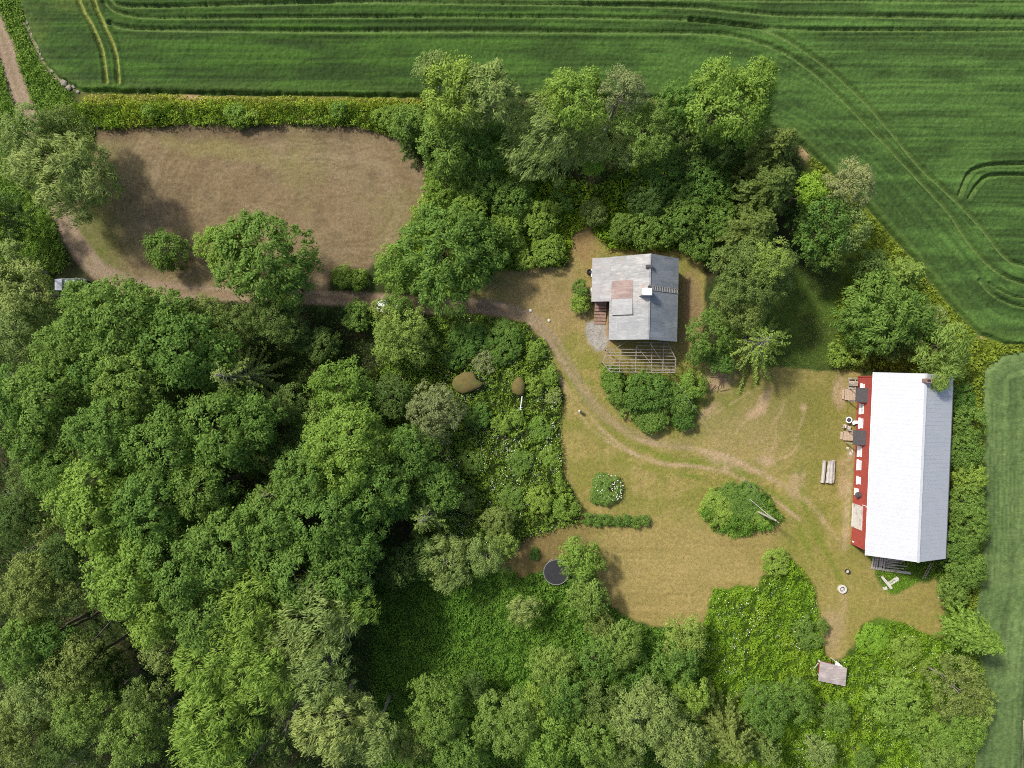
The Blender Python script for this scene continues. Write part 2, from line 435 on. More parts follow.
HX, HY, CS = 84.0, 65.0, 0.28
gx = np.linspace(-HX, HX, int(2 * HX / CS) + 1); gy = np.linspace(-HY, HY, int(2 * HY / CS) + 1)
GX, GY = np.meshgrid(gx, gy)
GPX, GPY = 512 + GX / S, 384 - GY / S
TW = terrain_fields(GPX, GPY)
ALB = terrain_albedo(GPX, GPY, TW)
rough_w = 1 - np.maximum.reduce([TW['track'], TW['gravel'] * .5])
edge = np.minimum(np.minimum(GX + HX, HX - GX), np.minimum(GY + HY, HY - GY))
GZ = ((fbm(GPX, GPY, 7, 2, 3) - .5) * .10 + (fbm(GPX, GPY, 60, 6, 2) - .5) * .25) * rough_w * sstep(0, 4, edge)
GZ -= TW['track'] * .05 * sstep(0, 4, edge)
V = np.stack([GX, GY, GZ], -1).reshape(-1, 3)
F = grid_faces(len(gx), len(gy)); CC = ALB.reshape(-1, 3)
fc = lambda a: (a[:-1, :-1] + a[1:, :-1] + a[:-1, 1:] + a[1:, 1:]) / 4
zl, zm, zt, zg = fc(TW['lawn']), fc(TW['mown']), fc(TW['track']), fc(TW['gravel'])
kind = np.zeros(zl.shape, int)
kind[zm > .5] = 1; kind[zl > .5] = 2; kind[(zt > .5)] = 3; kind[zg > .5] = 4
pale = fc(linedist(GPX, GPY, [(1020, 860), (1020, 768), (1023, 700), (1028, 650)])) < 2.6
kind[pale] = 5
TERR = {0: ('ground', 'dark earth and rough grass under the trees and weeds', 'ground'), 1: ('mown_field', 'brown mown paddock with rounded corners below the hedge', 'field'),
        2: ('lawn', 'dry yellow mown lawn around the grey house and red barn', 'lawn'), 3: ('dirt_track', 'pinkish brown dirt track from the top left corner to the house', 'track'),
        4: ('gravel_patch', 'grey gravel patch beside the house steps', 'gravel'), 5: ('path', 'pale bare path at the far right edge of the field', 'path')}
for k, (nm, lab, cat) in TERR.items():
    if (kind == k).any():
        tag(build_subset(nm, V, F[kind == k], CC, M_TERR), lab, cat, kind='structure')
# land out to the horizon, sharing the border height of the detailed grid
ring = [(-HX, -HY), (HX, -HY), (HX, HY), (-HX, HY)]
ov = [(x, y, 0) for x, y in ring] + [(x * 40, y * 40, 0) for x, y in ring]
me = np_mesh('land', ov, [(0, 1, 5, 4)[::-1], (1, 2, 6, 5)[::-1], (2, 3, 7, 6)[::-1], (3, 0, 4, 7)[::-1]], M_TERR)
set_albedo(me, np.array([[.05, .085, .025]] * 8)); tag(link('terrain', me), 'green farmland stretching to the horizon', 'terrain', kind='structure')

# =================================================================== CROP FIELDS
LINES = [   # tramlines in the corn: points, width px, depth m
 (spline([(70, -60), (81, 0), (96, 30), (105, 54), (109, 84)]), 1.7, .45, 1), (spline([(86, -60), (96, 0), (107, 27), (118, 54), (121, 84)]), 1.7, .45, 1),
 (spline([(104, -30), (112, 0), (124, 8), (160, 9), (340, 5), (500, 6), (680, 9.4), (740, 14), (781, 17.5), (848, 18.5), (1024, 21), (1110, 22)]), 1.7, .5, 0),
 (spline([(106, 4), (118, 14), (150, 20), (240, 20), (340, 19.5), (500, 19), (680, 22), (747, 28.5), (814, 32), (1024, 32.6), (1110, 33)]), 1.5, .45, 0),
 (spline([(112, 26), (135, 31), (240, 33), (344, 33.5), (500, 33.5), (680, 35), (730, 38), (777, 52), (814, 76), (848, 109), (898, 161), (945, 212), (966, 244), (992, 270), (1024, 285), (1110, 300)]), 1.9, .55, 0),
 (spline([(690, 22), (747, 29), (770, 35), (795, 48), (828, 71), (868, 109), (915, 165), (940, 189), (974, 223), (1002, 257), (1024, 267), (1110, 282)]), 1.9, .55, 0),
 (spline([(976, 281), (986, 292), (1000, 301), (1024, 308), (1110, 318)]), 1.4, .4, 0), (spline([(986, 284), (1003, 294), (1024, 299), (1110, 308)]), 1.2, .35, 0),
 (spline([(956, 197), (966, 175), (984, 167), (1024, 165), (1110, 165)]), 1.6, .5, 0), (spline([(966, 199), (974, 186), (987, 177), (1024, 176), (1110, 176)]), 1.5, .45, 0),
 (spline([(806, 150), (830, 176), (870, 216), (916, 268), (952, 310)]), 1.0, .25, 0), (spline([(300, 4), (480, 2), (700, 3), (1024, 6)]), 1.0, .2, 0)]
def crop_mat(name, dark, light, scale):
    m, nt, b = new_mat(name)
    a = N(nt, 'ShaderNodeAttribute', attribute_name='albedo'); v = objco(nt)
    f = noise(nt, scale, 5, v, .7); g = noise(nt, scale * 3, 3, objco(nt, (.35, 1, 1)), .7)
    col = mixc(nt, 1.0, a.outputs['Color'], mixc(nt, ramp(nt, f, .3, .7), (.68, .70, .68), (1.3, 1.27, 1.3)), 'MULTIPLY')
    col = mixc(nt, 1.0, col, mixc(nt, ramp(nt, g, .3, .72), (.75, .75, .75), (1.25, 1.22, 1.25)), 'MULTIPLY')
    nt.links.new(col, b.inputs['Base Color']); b.inputs['Roughness'].default_value = .8; b.inputs['Specular IOR Level'].default_value = .2
    bump(nt, b, f, .6, .12); return m
def crop(name, poly, hgt, cell, x0, x1, y0, y1, colf, lines, label, nz, mat):
    ax = np.arange(x0, x1, cell); ay = np.arange(y0, y1, cell)
    X, Y = np.meshgrid(ax, ay); px, py = 512 + X / S, 384 - Y / S
    sd = sdist(px + (fbm(px, py, 6, 4) - .5) * 3, py + (fbm(px, py, 6, 8) - .5) * 3, poly) * S
    head = sstep(9.4, 8.4, sd) * sstep(300, 640, px)                    # headland drilled along the edge
    q1 = py / 1.7 + (fbm(px, py, 60, 12, 2) - .5) * .8; q2 = sd / S / 1.8
    ra = vnoise(q1 + 90, px * .012, 15); rb = vnoise(q2 + 90, (px + py) * .006, 19)
    rows = ra * (1 - head) + rb * head                                  # drilled rows
    Z = hgt * (1 + (fbm(px, py, 40, 14) - .5) * .25) + (np.random.RandomState(3).rand(*X.shape) - .5) * nz + (fbm(px, py, 4, 16, 2) - .5) * nz * 1.4
    streak = fbm(px * .16, py, 9, 18, 4)
    Z = Z + (streak - .5) * nz * .7 + (rows - .5) * nz * 1.1
    lw = np.zeros(X.shape); yw = np.zeros(X.shape)
    for pts, w, dep, yel in lines:
        d = linedist(px, py, pts); w = w * 1.15; dep = dep * (.85 + .6 * sstep(730, 800, px) * sstep(40, 70, py)); g = np.exp(-(d / w) ** 4)
        Z = Z - g * dep * (.7 + .5 * fbm(px, py, 10, 22, 2))
        Z = Z + np.exp(-((d - w * 2.0) / (w * .7)) ** 2) * .14
        (yw if yel else lw)[:] = np.maximum(yw if yel else lw, g)
    Z = np.maximum(Z, .06) * sstep(0.0, .35, sd) + .02
    C = colf(px, py, streak, sd) * (.80 + .40 * sstep(.15, .85, rows))[..., None]
    C = C * (1 - yw[..., None] * .9) + np.array((.20, .235, .05)) * yw[..., None] * .9
    C = C * (1 - lw[..., None] * .7) + np.array((.112, .180, .045)) * lw[..., None] * .7
    Vv = np.stack([X, Y, Z], -1).reshape(-1, 3); Ff = grid_faces(len(ax), len(ay))
    keep = np.maximum.reduce([sd[:-1, :-1], sd[1:, :-1], sd[:-1, 1:], sd[1:, 1:]]) > 0
    tag(build_subset(name, Vv, Ff[keep], C.reshape(-1, 3), mat), label, 'field', kind='structure')
def col1(px, py, st, sd):
    r = sstep(250, 950, px)[..., None]
    c = np.array((.027, .068, .0052)) * (1 - r) + np.array((.045, .094, .017)) * r
    m = sstep(.36, .64, st)[..., None]
    c = c * (.72 + .50 * m)
    y = (sstep(.5, .7, fbm(px, py, 40, 24)) * sstep(160, 70, px))[..., None] * .5
    c = c * (1 - y) + np.array((.075, .115, .014)) * y
    e = sstep(2.2, .3, sd)[..., None] * .35
    return c * (1 - e) + np.array((.07, .12, .02)) * e
def col2(px, py, st, sd):
    m = sstep(.35, .65, fbm(px, py, 26, 26))[..., None]
    return np.array((.076, .124, .036)) * (1 - m) + np.array((.098, .150, .046)) * m
crop('crop_field', CROP, .70, .18, -70, 84, 4, 65, col1, LINES, 'dark green cereal field with curving tramlines across the top and right', .11, crop_mat('corn', None, None, 2.6))
crop('crop_field', CROP2, .28, .28, 62, 84, -65, 6, col2, [], 'smooth dull green young crop in the strip on the right behind the barn', .09, crop_mat('young_corn', None, None, 1.6))
def ground_z(x, y):
    i = np.clip(np.round((np.asarray(x) + HX) / (gx[1] - gx[0])).astype(int), 0, len(gx) - 1); j = np.clip(np.round((np.asarray(y) + HY) / (gy[1] - gy[0])).astype(int), 0, len(gy) - 1)
    return GZ[j, i]
# =================================================================== VEGETATION
def unit(v): return v / (np.linalg.norm(v, axis=-1, keepdims=True) + 1e-9)
def leaf_quads(C, Nn, L, W, rng, D=None, fold=0.0):
    n = len(C)
    if D is None: D = rng.normal(size=(n, 3))
    T = D - Nn * (D * Nn).sum(-1, keepdims=True); T = unit(T); B = np.cross(Nn, T)
    L = np.asarray(L).reshape(-1, 1) * rng.uniform(.7, 1.25, (n, 1)); W = np.asarray(W).reshape(-1, 1) * rng.uniform(.7, 1.25, (n, 1))
    k = rng.uniform(-.1, .15, (n, 1))
    V = np.stack([C - T * L / 2, C + B * W / 2 + T * L * k, C + T * L / 2, C - B * W / 2 + T * L * k], 1)
    return V.reshape(-1, 3)
def quads_mesh(name, V, mat):
    return np_mesh(name, V, np.arange(len(V)).reshape(-1, 4), mat)

KIND = {  # leaf length, width, clump radius, leaves per clump, lobe radius range, height of crown / R
 'broad':  dict(L=.40, W=.19, rc=.66, per=40, lr=(.32, .50), hz=1.05, flat=.35),
 'fine':   dict(L=.28, W=.15, rc=.52, per=34, lr=(.28, .44), hz=.95, flat=.2),
 'willow': dict(L=.70, W=.14, rc=.80, per=32, lr=(.30, .46), hz=.9, flat=.2),
 'droop':  dict(L=.50, W=.20, rc=.72, per=32, lr=(.32, .48), hz=.85, flat=.2),
 'shrub':  dict(L=.27, W=.16, rc=.40, per=30, lr=(.36, .55), hz=.70, flat=.3),
}
def crown_lobes(rng, R, hz, lr):
    n = int(np.clip(7 + R * 1.5, 7, 18))
    d = np.stack([np.zeros(n), np.zeros(n), np.zeros(n)], -1)
    for i in range(n):
        z = 1 - (i + .5) / n * 1.55
        a = i * 2.39996 + rng.uniform(-.45, .45); r = math.sqrt(max(0, 1 - z * z))
        d[i] = (r * math.cos(a), r * math.sin(a), z)
    rl = R * rng.uniform(lr[0], lr[1], n)
    e = np.array([R, R, hz])
    k = (1 - rl / R * .82)[:, None] * rng.uniform(.8, 1.12, (n, 1))
    c = d * k * e
    c[:, :2] *= np.array([rng.uniform(.88, 1.12), rng.uniform(.88, 1.12)])
    return c, rl
def crown_mesh(name, rng, R, hz, kd, mat, dens=1.0, wind=None, squash=1.0):
    hz0 = hz; hz = max(hz, R * .62)
    k = KIND[kd]; rc = k['rc'] * min(1.0, .55 + R * .085) * rng.uniform(.9, 1.1)
    c, rl = crown_lobes(rng, R, hz, k['lr'])
    c = np.vstack([c, [[0, 0, hz * .1]]]); rl = np.append(rl, R * .5)
    cc = []; cn = []
    for i in range(len(c)):
        m = int(max(6, 3.6 * (rl[i] / rc) ** 2 * dens))
        d = unit(rng.normal(size=(m, 3))); d[:, 2] = np.where(d[:, 2] < -.45, -d[:, 2], d[:, 2])
        p = c[i] + d * rl[i] * np.array([1, 1, .8]) * rng.uniform(.8, 1.2, (m, 1))
        ins = np.zeros(m, bool)
        for j in range(len(c)):
            if j != i: ins |= (((p - c[j]) / np.array([1, 1, .8])) ** 2).sum(-1) < (rl[j] * .78) ** 2
        p = p[~ins]; d = d[~ins]; cc.append(p); cn.append(d)
    cc = np.vstack(cc); cn = np.vstack(cn)
    g = vnoise(cc[:, 0] / 1.6 + rng.uniform(0, 99), cc[:, 1] / 1.6 + cc[:, 2] * .7, 3)
    keep = g > .16; cc, cn = cc[keep], cn[keep]
    per = k['per']; n = len(cc) * per
    o = np.repeat(cn, per, 0); C0 = np.repeat(cc, per, 0)
    d2 = unit(rng.normal(size=(n, 3)) + o * .75 + np.array([0, 0, .35]))
    s = np.repeat(rng.uniform(.5, 1.45, len(cc)), per)[:, None]
    C = C0 + d2 * rc * s * rng.uniform(.35, 1.3, (n, 1)) * np.array([1, 1, .72])
    Nn = unit(d2 * .75 + o * .3 + np.array([0, 0, .45]) + rng.normal(size=(n, 3)) * .38)
    D = o * 1.1 + d2 * .5 + np.array([0, 0, -.25]) + rng.normal(size=(n, 3)) * .5
    if kd in ('willow', 'droop'):
        dr = (np.array(wind if wind is not None else (-.75, -.55, -.35)) if kd == 'willow' else np.array((0, 0, -.5)))
        D = dr + unit(o * np.array([1, 1, .1])) * (.45 if kd == 'willow' else 1.0) + np.repeat(rng.normal(size=(len(cc), 3)) * .3, per, 0) + rng.normal(size=(n, 3)) * .22
    V = leaf_quads(C, Nn, np.full(n, k['L'] * rc / k['rc']), np.full(n, k['W'] * rc / k['rc']), rng, D)
    V[:, 2] *= squash * hz0 / hz
    c[:, 2] *= hz0 / hz
    return quads_mesh(name, V, mat), c

def trunk_mb(rng, h0, tips, r, h):
    """tapered trunk to height h0 with limbs to the crown lobes (tips relative to the base)"""
    mb = MB(); n = 7
    path = [Vector((rng.normal() * .05 * i, rng.normal() * .05 * i, h0 * i / (n - 1))) for i in range(n)]
    path[0] = Vector((0, 0, -.15))
    mb.tube(path, [r * (1.35 if i == 0 else 1 - .62 * i / (n - 1)) for i in range(n)], 7)
    for t in tips:
        t = Vector(t); f = rng.uniform(.5, .95); a = Vector((0, 0, h0 * f)); a.x = path[int(f * (n - 1))].x; a.y = path[int(f * (n - 1))].y
        if (t - a).length < .3: continue
        mid = a.lerp(t, .5) + Vector((rng.normal() * .2, rng.normal() * .2, rng.uniform(-.1, .4)))
        mb.tube([a, mid, t], [r * .42, r * .26, r * .07], 5)
    return mb

_seed = [100]
def tree(px, py, rp, h, kd, tone, label, cat='tree', name=None, group='trees of the farm', base=None, dens=1.0, squash=1.0, bark=None, wind=None):
    """a tree or shrub whose crown shows round pixel (px,py) with radius rp; h = height (m)"""
    _seed[0] += 1; rng = np.random.RandomState(_seed[0])
    R = rp * S * .90
    hz = min(R * KIND[kd]['hz'], h * .46)
    zc = h - hz * .95
    x, y, _ = P(px, py, zc + hz * .35); R = R * (1 - zc / H)
    shrub = cat in ('shrub', 'hedge')
    nm = name or ('shrub' if shrub else {'broad': 'broadleaf_tree', 'fine': 'birch_tree', 'willow': 'willow_tree', 'droop': 'broadleaf_tree', 'shrub': 'small_tree'}[kd])
    root = thing(nm, label, cat, (x, y, float(ground_z(x, y))), 0, group)
    me, c = crown_mesh('crown', rng, R, hz, kd, LEAF[tone], dens, wind, squash)
    link('crown', me, root, (0, 0, zc))
    tips = [(a[0], a[1], a[2] + zc) for a in c[:-1][:: (1 if R > 3 else 2)]]
    trunk_mb(rng, max(.4, zc), tips, np.clip(h * .016, .03, .3), h).build('trunk', bark or (BARKG if tone in ('pale', 'grey') else BARK), root, smooth=True)
    return root

def conifer(px, py, rp, h, tone, label, sparse=False, name='spruce_tree', group='conifers', full=1.0, top=None, bark=None, lo=.1):
    _seed[0] += 1; rng = np.random.RandomState(_seed[0])
    zc = h * .55; x, y, _ = P(px, py, zc); R = rp * S * (1 - zc / H)
    root = thing(name, label, 'tree', (x, y, float(ground_z(x, y))), 0, group)
    mb = MB(); r0 = h * .013
    mb.tube([(0, 0, -.15), (0, 0, h * .5), (0, 0, h * .98)], [r0 * 1.3, r0 * .8, .03], 7)
    C = []; Dd = []; Nn = []; Ls = []
    nb = int((46 if sparse else 80) * full * max(.6, min(1.3, h / 12)))
    for i in range(nb):
        f = ((i + rng.uniform(0, 1)) / nb); z = h * (lo + (1 - lo) * f)
        L = R * (1 - f) ** .72 * rng.uniform(.75, 1.1) + .25
        a = i * 2.39996 + rng.uniform(-.3, .3) * (1.6 if sparse else 1)
        if sparse: L *= rng.uniform(.7, 1.1)
        d = np.array([math.cos(a), math.sin(a), 0.0])
        n = max(3, int(L / (.26 if not sparse else .3)))
        t = (np.arange(n) + .5) / n
        rise = .25 * L * f * t - .30 * L * t * t * (1 - f * .6)
        p = np.array([0, 0, z]) + d * (t * L)[:, None]; p[:, 2] += rise
        if sparse:
            pts = [(0, 0, z)] + [tuple(q) for q in p[::2]]
            mb.tube(pts, list(np.linspace(.045, .012, len(pts)) * (1 + .5 * (1 - f))), 4)
        s = np.array([-d[1], d[0], 0])
        t0 = .25 if sparse else .05
        for sd in (-1, 1, 0):
            keep = (t > t0) if sd else (t > t0 + .1)
            q = p[keep]; m = len(q)
            if not m: continue
            dr = d * (.75 if sd else 1) + s * sd * .85 + np.array([0, 0, -.28]) + rng.normal(size=(m, 3)) * (.3 if sparse else .18)
            ln = (.30 + .42 * np.minimum(1, L / 2.5)) * (1 - t[keep] * .45) * (.75 if sparse else 1.05)
            dr = unit(dr); reps = 2
            for _ in range(reps):
                C.append(q + dr * ln[:, None] * .42 + rng.normal(size=(m, 3)) * .07); Dd.append(dr + rng.normal(size=(m, 3)) * .2)
                Nn.append(unit(np.array([0, 0, 1.0]) + rng.normal(size=(m, 3)) * .5 + d * .3)); Ls.append(ln)
    C = np.vstack(C); Dd = np.vstack(Dd); Nn = np.vstack(Nn); Ls = np.concatenate(Ls)
    V = leaf_quads(C, Nn, Ls, .12 + Ls * (.10 if sparse else .22), rng, Dd)
    link('crown', quads_mesh('crown', V, LEAF[tone]), root)
    mb.build('trunk', bark or (BARKG if sparse else BARK), root, smooth=True)
    return root

# ---- ground cover nobody could count -------------------------------------------------
BUILT = []      # footprints kept free of weeds: (polygon in metres)
def weeds(name, label, poly, dens, hgt, L, tone, seed, lump=1.0, avoid=True, feather=10, W=None, cat='weeds', lift=0.0, col=None, thin=0.0):
    rng = np.random.RandomState(seed)
    xs = [p[0] for p in poly]; ys = [p[1] for p in poly]
    x0, x1, y0, y1 = min(xs) - 8, max(xs) + 8, min(ys) - 8, max(ys) + 8
    n = int((x1 - x0) * (y1 - y0) * S * S * dens)
    px = rng.uniform(x0, x1, n); py = rng.uniform(y0, y1, n)
    w = sstep(-feather * .4, feather * .6, sdist(px + (fbm(px, py, 14, seed) - .5) * 10, py + (fbm(px, py, 14, seed + 5) - .5) * 10, poly))
    if avoid:
        j = np.clip(np.round((((384 - py) * S) + HY) / (gy[1] - gy[0])).astype(int), 0, len(gy) - 1); i = np.clip(np.round((((px - 512) * S) + HX) / (gx[1] - gx[0])).astype(int), 0, len(gx) - 1)
        fr = np.maximum.reduce([TW['lawn'][j, i], TW['mown'][j, i], TW['track'][j, i] * (px < 560), TW['gravel'][j, i], (TW['crop'][j, i] > -2) * 1.0, (TW['crop2'][j, i] > -2) * 1.0])
        w = w * sstep(.8, .45, fr)
    g = fbm(px, py, 16, seed + 9, 4); w = w * (1 - thin * sstep(.6, .4, g))
    k = rng.rand(n) < w
    x = (px[k] - 512) * S; y = (384 - py[k]) * S; px, py = px[k], py[k]
    for bp in BUILT:
        q = ~inpoly(x, y, bp); x, y, px, py = x[q], y[q], px[q], py[q]
    n = len(x)
    lumps = sstep(.28, .72, fbm(px, py, 7, seed + 11, 2)) * .6 + sstep(.3, .7, fbm(px, py, 24, seed + 15, 2)) * .5
    top = hgt * (.35 + lump * lumps)
    z = ground_z(x, y) + top * np.sqrt(rng.uniform(.12, 1, n)) + lift
    e = 1.2
    gxn = (fbm(px + e, py, 7, seed + 11, 2) - fbm(px - e, py, 7, seed + 11, 2)); gyn = (fbm(px, py + e, 7, seed + 11, 2) - fbm(px, py - e, 7, seed + 11, 2))
    Nn = unit(np.stack([-gxn * 9 * hgt * lump, gyn * 9 * hgt * lump, np.ones(n) * .9], -1) + rng.normal(size=(n, 3)) * .42)
    V = leaf_quads(np.stack([x, y, z], -1), Nn, np.full(n, L), np.full(n, W or L * .7), rng)
    o = link(name, quads_mesh(name, V, col or LEAF[tone]))
    tag(o, label, cat, kind='stuff'); return o
# =================================================================== BUILDINGS
def local(ox, oy, rz):
    c, s = math.cos(rz), math.sin(rz)
    def f(px, py, z=0):
        x, y, _ = P(px, py, z); dx, dy = x - ox, y - oy
        return (dx * c + dy * s, -dx * s + dy * c, z)
    return f
def roof_metal(name, c1, c2, c3, seam=(0, 0), rough=.5, metallic=.0, rust=None, tint=(.76, .78, .79)):
    """sheet metal with a faint tint per sheet, seams and stains"""
    m, nt, b = new_mat(name); v = objco(nt)
    col = mixc(nt, ramp(nt, noise(nt, .8, 5, v), .35, .65), c1, c2)
    br = N(nt, 'ShaderNodeTexBrick'); nt.links.new(v, br.inputs['Vector'])
    br.inputs['Color1'].default_value = (1, 1, 1, 1); br.inputs['Color2'].default_value = (*tint, 1); br.inputs['Mortar'].default_value = (tint[0] * .97, tint[1] * .965, tint[2] * .96, 1)
    br.inputs['Scale'].default_value = 1; br.inputs['Mortar Size'].default_value = .012
    br.inputs['Brick Width'].default_value = seam[0] or 2; br.inputs['Row Height'].default_value = seam[1] or .7
    col = mixc(nt, 1.0, col, br.outputs['Color'], 'MULTIPLY')
    st = noise(nt, 1.0, 5, objco(nt, (.5, 2.6, 1)), .7)
    col = mixc(nt, ramp(nt, st, .52, .72), col, c3)
    if rust is not None:
        rn = noise(nt, .55, 5, objco(nt, (.9, 1.5, 1)), .75)
        col = mixc(nt, ramp(nt, rn, .55, .72), col, rust)
    s2 = noise(nt, 1.0, 4, objco(nt, (1.1, 8.5, 1)), .75)
    col = mixc(nt, 1.0, col, mixc(nt, ramp(nt, s2, .32, .68), (.80, .79, .77), (1.16, 1.16, 1.17)), 'MULTIPLY') if tint[0] < .9 else col
    fine = noise(nt, 9, 4, v, .7)
    col = mixc(nt, 1.0, col, mixc(nt, ramp(nt, fine, .3, .7), (.86, .86, .86), (1.1, 1.1, 1.1)), 'MULTIPLY')
    nt.links.new(col, b.inputs['Base Color']); b.inputs['Roughness'].default_value = rough; b.inputs['Metallic'].default_value = metallic
    bump(nt, b, noise(nt, 3, 3, v), .12, .05); return m
def boards(name, c1, c2, w=.14, rough=.8, axis=0):
    m, nt, b = new_mat(name); sc = [.15, .15, .15]; v = objco(nt)
    wv = N(nt, 'ShaderNodeTexWave', wave_type='BANDS', bands_direction='XYZ'[axis], wave_profile='SAW'); nt.links.new(v, wv.inputs['Vector'])
    wv.inputs['Scale'].default_value = .314 / w; wv.inputs['Distortion'].default_value = 0
    col = mixc(nt, ramp(nt, noise(nt, 2.2, 5, v), .3, .7), c1, c2)
    g = N(nt, 'ShaderNodeMapRange'); nt.links.new(wv.outputs['Fac'], g.inputs[0]); g.inputs[1].default_value = .0; g.inputs[2].default_value = .12
    col = mixc(nt, g.outputs[0], (c1[0] * .35, c1[1] * .35, c1[2] * .35), col)
    nt.links.new(col, b.inputs['Base Color']); b.inputs['Roughness'].default_value = rough; bump(nt, b, wv.outputs['Fac'], .4, .02); return m
M_WHITE = rough_mat('white_paint', (.74, .74, .73), (.82, .82, .81), 4, .6, bmp=.05)
M_RED = boards('red_barn_boards', (.30, .046, .034), (.39, .068, .050), .16, .85, 1)
M_REDX = boards('red_gable_boards', (.30, .046, .034), (.39, .068, .050), .16, .85, 0)
M_GREYW = rough_mat('weathered_wood', (.30, .27, .235), (.46, .42, .37), 5, .9, (1, 1, 1), (.22, .19, .16))
M_TANW = rough_mat('pale_deck_wood', (.36, .27, .19), (.46, .36, .26), 5, .9)
M_DARK = rough_mat('dark_roofing', (.045, .043, .045), (.075, .072, .075), 6, .8)
M_GLASS, _nt, _b = new_mat('window_glass'); _b.inputs['Base Color'].default_value = (.05, .06, .07, 1); _b.inputs['Roughness'].default_value = .06
M_STONE = rough_mat('stone', (.26, .24, .21), (.42, .39, .34), 3, .9)
M_CONC = rough_mat('concrete', (.42, .40, .36), (.56, .54, .50), 4, .9)
M_BRICK = rough_mat('chimney_brick', (.17, .095, .07), (.27, .18, .14), 5, .9)
M_BLACK = rough_mat('black_rubber', (.012, .012, .014), (.022, .022, .026), 3, .7)
M_TIMB = boards('brown_timber_wall', (.13, .085, .055), (.20, .14, .10), .18, .9, 1)
M_SOIL = rough_mat('dry_brush', (.24, .16, .10), (.34, .24, .16), 5, .95)

# ------------------------------------------------------------------ the red barn
BO = (52.74, -10.8); BR = R_(-2.45); bl = local(*BO, BR)
barn = thing('barn', 'long red barn with a white metal roof at the right of the yard', 'barn', (*BO, 0), BR)
HL, HW, ZE, ZR = 12.15, 5.26, 5.3, 8.15          # half length and width of the roof, eave and ridge height
WX, WY = 4.78, 11.65
def gable_prism(hw, hl, ze, zr):
    mb = MB()
    prof = [(-hw, 0), (hw, 0), (hw, ze), (0, zr), (-hw, ze)]
    vs = [(x, -hl, z) for x, z in prof] + [(x, hl, z) for x, z in prof]
    fs = [(0, 1, 2, 3, 4), (9, 8, 7, 6, 5)] + [(i, 5 + i, 5 + (i + 1) % 5, (i + 1) % 5) for i in range(5)]
    return mb.add(vs, fs)
slope = (ZR - ZE) / HW
wall = gable_prism(WX, WY, ZE + slope * (HW - WX) - .16, ZR - .17).build('wall', M_RED, barn)
M_ROOFW = roof_metal('white_roof_sheet', (.42, .44, .462), (.448, .462, .485), (.40, .418, .44), (11, .55), .5, tint=(.992, .993, .994))
for sgn in (-1, 1):
    mb = MB(); e = (sgn * HW, ZE); r = (sgn * .004, ZR)
    q = [(e[0], -HL, e[1]), (r[0], -HL, r[1]), (r[0], HL, r[1]), (e[0], HL, e[1])]
    if sgn > 0: q = q[::-1]
    mb.slab(q, .12)
    n = 44
    for i in range(n + 1):
        y = -HL + .05 + (2 * HL - .1) * i / n
        mb.bar((e[0] * .998, y, e[1] + .002), (r[0] + sgn * .06, y, r[1] - .030), .03, .024)
    mb.build('roof', M_ROOFW, barn)
mb = MB(); mb.bar((0, -HL - .02, ZR + .03), (0, HL + .02, ZR + .03), .30, .07); mb.build('ridge_cap', M_ROOFW, barn)
for sgn in (-1, 1):
    mb = MB(); mb.tube([(sgn * (HW + .07), -HL, ZE - .07), (sgn * (HW + .07), HL, ZE - .07)], .075, 8); mb.build('gutter', M_WHITE if sgn < 0 else M_DARK, barn)
# chimney just east of the ridge
cx, cy, _ = bl(927.2, 380.6, 8.6)
mb = MB(); mb.box(cx - .30, cx + .30, cy - .24, cy + .24, 6.6, 8.9, .02); mb.box(cx - .34, cx + .34, cy - .28, cy + .28, 8.903, 9.02)
ch = mb.build('chimney', M_BRICK, barn)
mb = MB(); mb.box(cx - .22, cx + .22, cy - .14, cy + .14, 9.023, 9.05); mb.build('flue', M_BLACK, ch)
def window(parent, wx, y, z, w, h, face=-1, glass=None):
    """window in the wall plane x = wx, facing face"""
    mb = MB(); t = .07; a, b = (wx + face * .003, wx + face * .06); x0, x1 = min(a, b), max(a, b)
    mb.box(x0, x1, y - w / 2 - t, y - w / 2, z - h / 2, z + h / 2); mb.box(x0, x1, y + w / 2, y + w / 2 + t, z - h / 2, z + h / 2)
    mb.box(x0, x1, y - w / 2 - t, y + w / 2 + t, z + h / 2, z + h / 2 + t); mb.box(x0, x1, y - w / 2 - t, y + w / 2 + t, z - h / 2 - t, z - h / 2)
    mb.box(x0, x1 - .02 * (face > 0), y - .03, y + .03, z - h / 2, z + h / 2); mb.box(x0 + .02 * (face < 0), x1, y - w / 2, y - .03, z - .03, z + .03); mb.box(x0 + .02 * (face < 0), x1, y + .03, y + w / 2, z - .03, z + .03)
    f = mb.build('window', M_WHITE, parent)
    g = MB(); a, b = wx + face * .005, wx + face * .03; g.box(min(a, b), max(a, b), y - w / 2, y + w / 2, z - h / 2, z + h / 2); g.build('pane', glass or M_GLASS, f)
    s = MB(); a, b = wx + face * .004, wx + face * .27; s.box(min(a, b), max(a, b), y - w / 2 - .16, y + w / 2 + .16, z - h / 2 - t - .055, z - h / 2 - t - .004); s.build('sill', M_WHITE, f)
    return f
M_BLIND = rough_mat('window_blind', (.42, .44, .47), (.60, .62, .64), 4, .4)
for py_, w, h, z in ((385.8, .4, .5, 1.65), (408.9, 1.2, .66, 1.6), (423.3, 1.2, .66, 1.6), (451.6, 1.25, .66, 1.6), (465.2, 1.2, .66, 1.6), (480.6, .85, .6, 1.65)):
    y = bl(861, py_, z)[1]; window(barn, -WX, y, z, w, h, -1, M_BLIND)
for y in (-9, -6, -3, 0, 3, 6, 9): window(barn, WX, y, 1.8, 1.0, 1.0, 1)
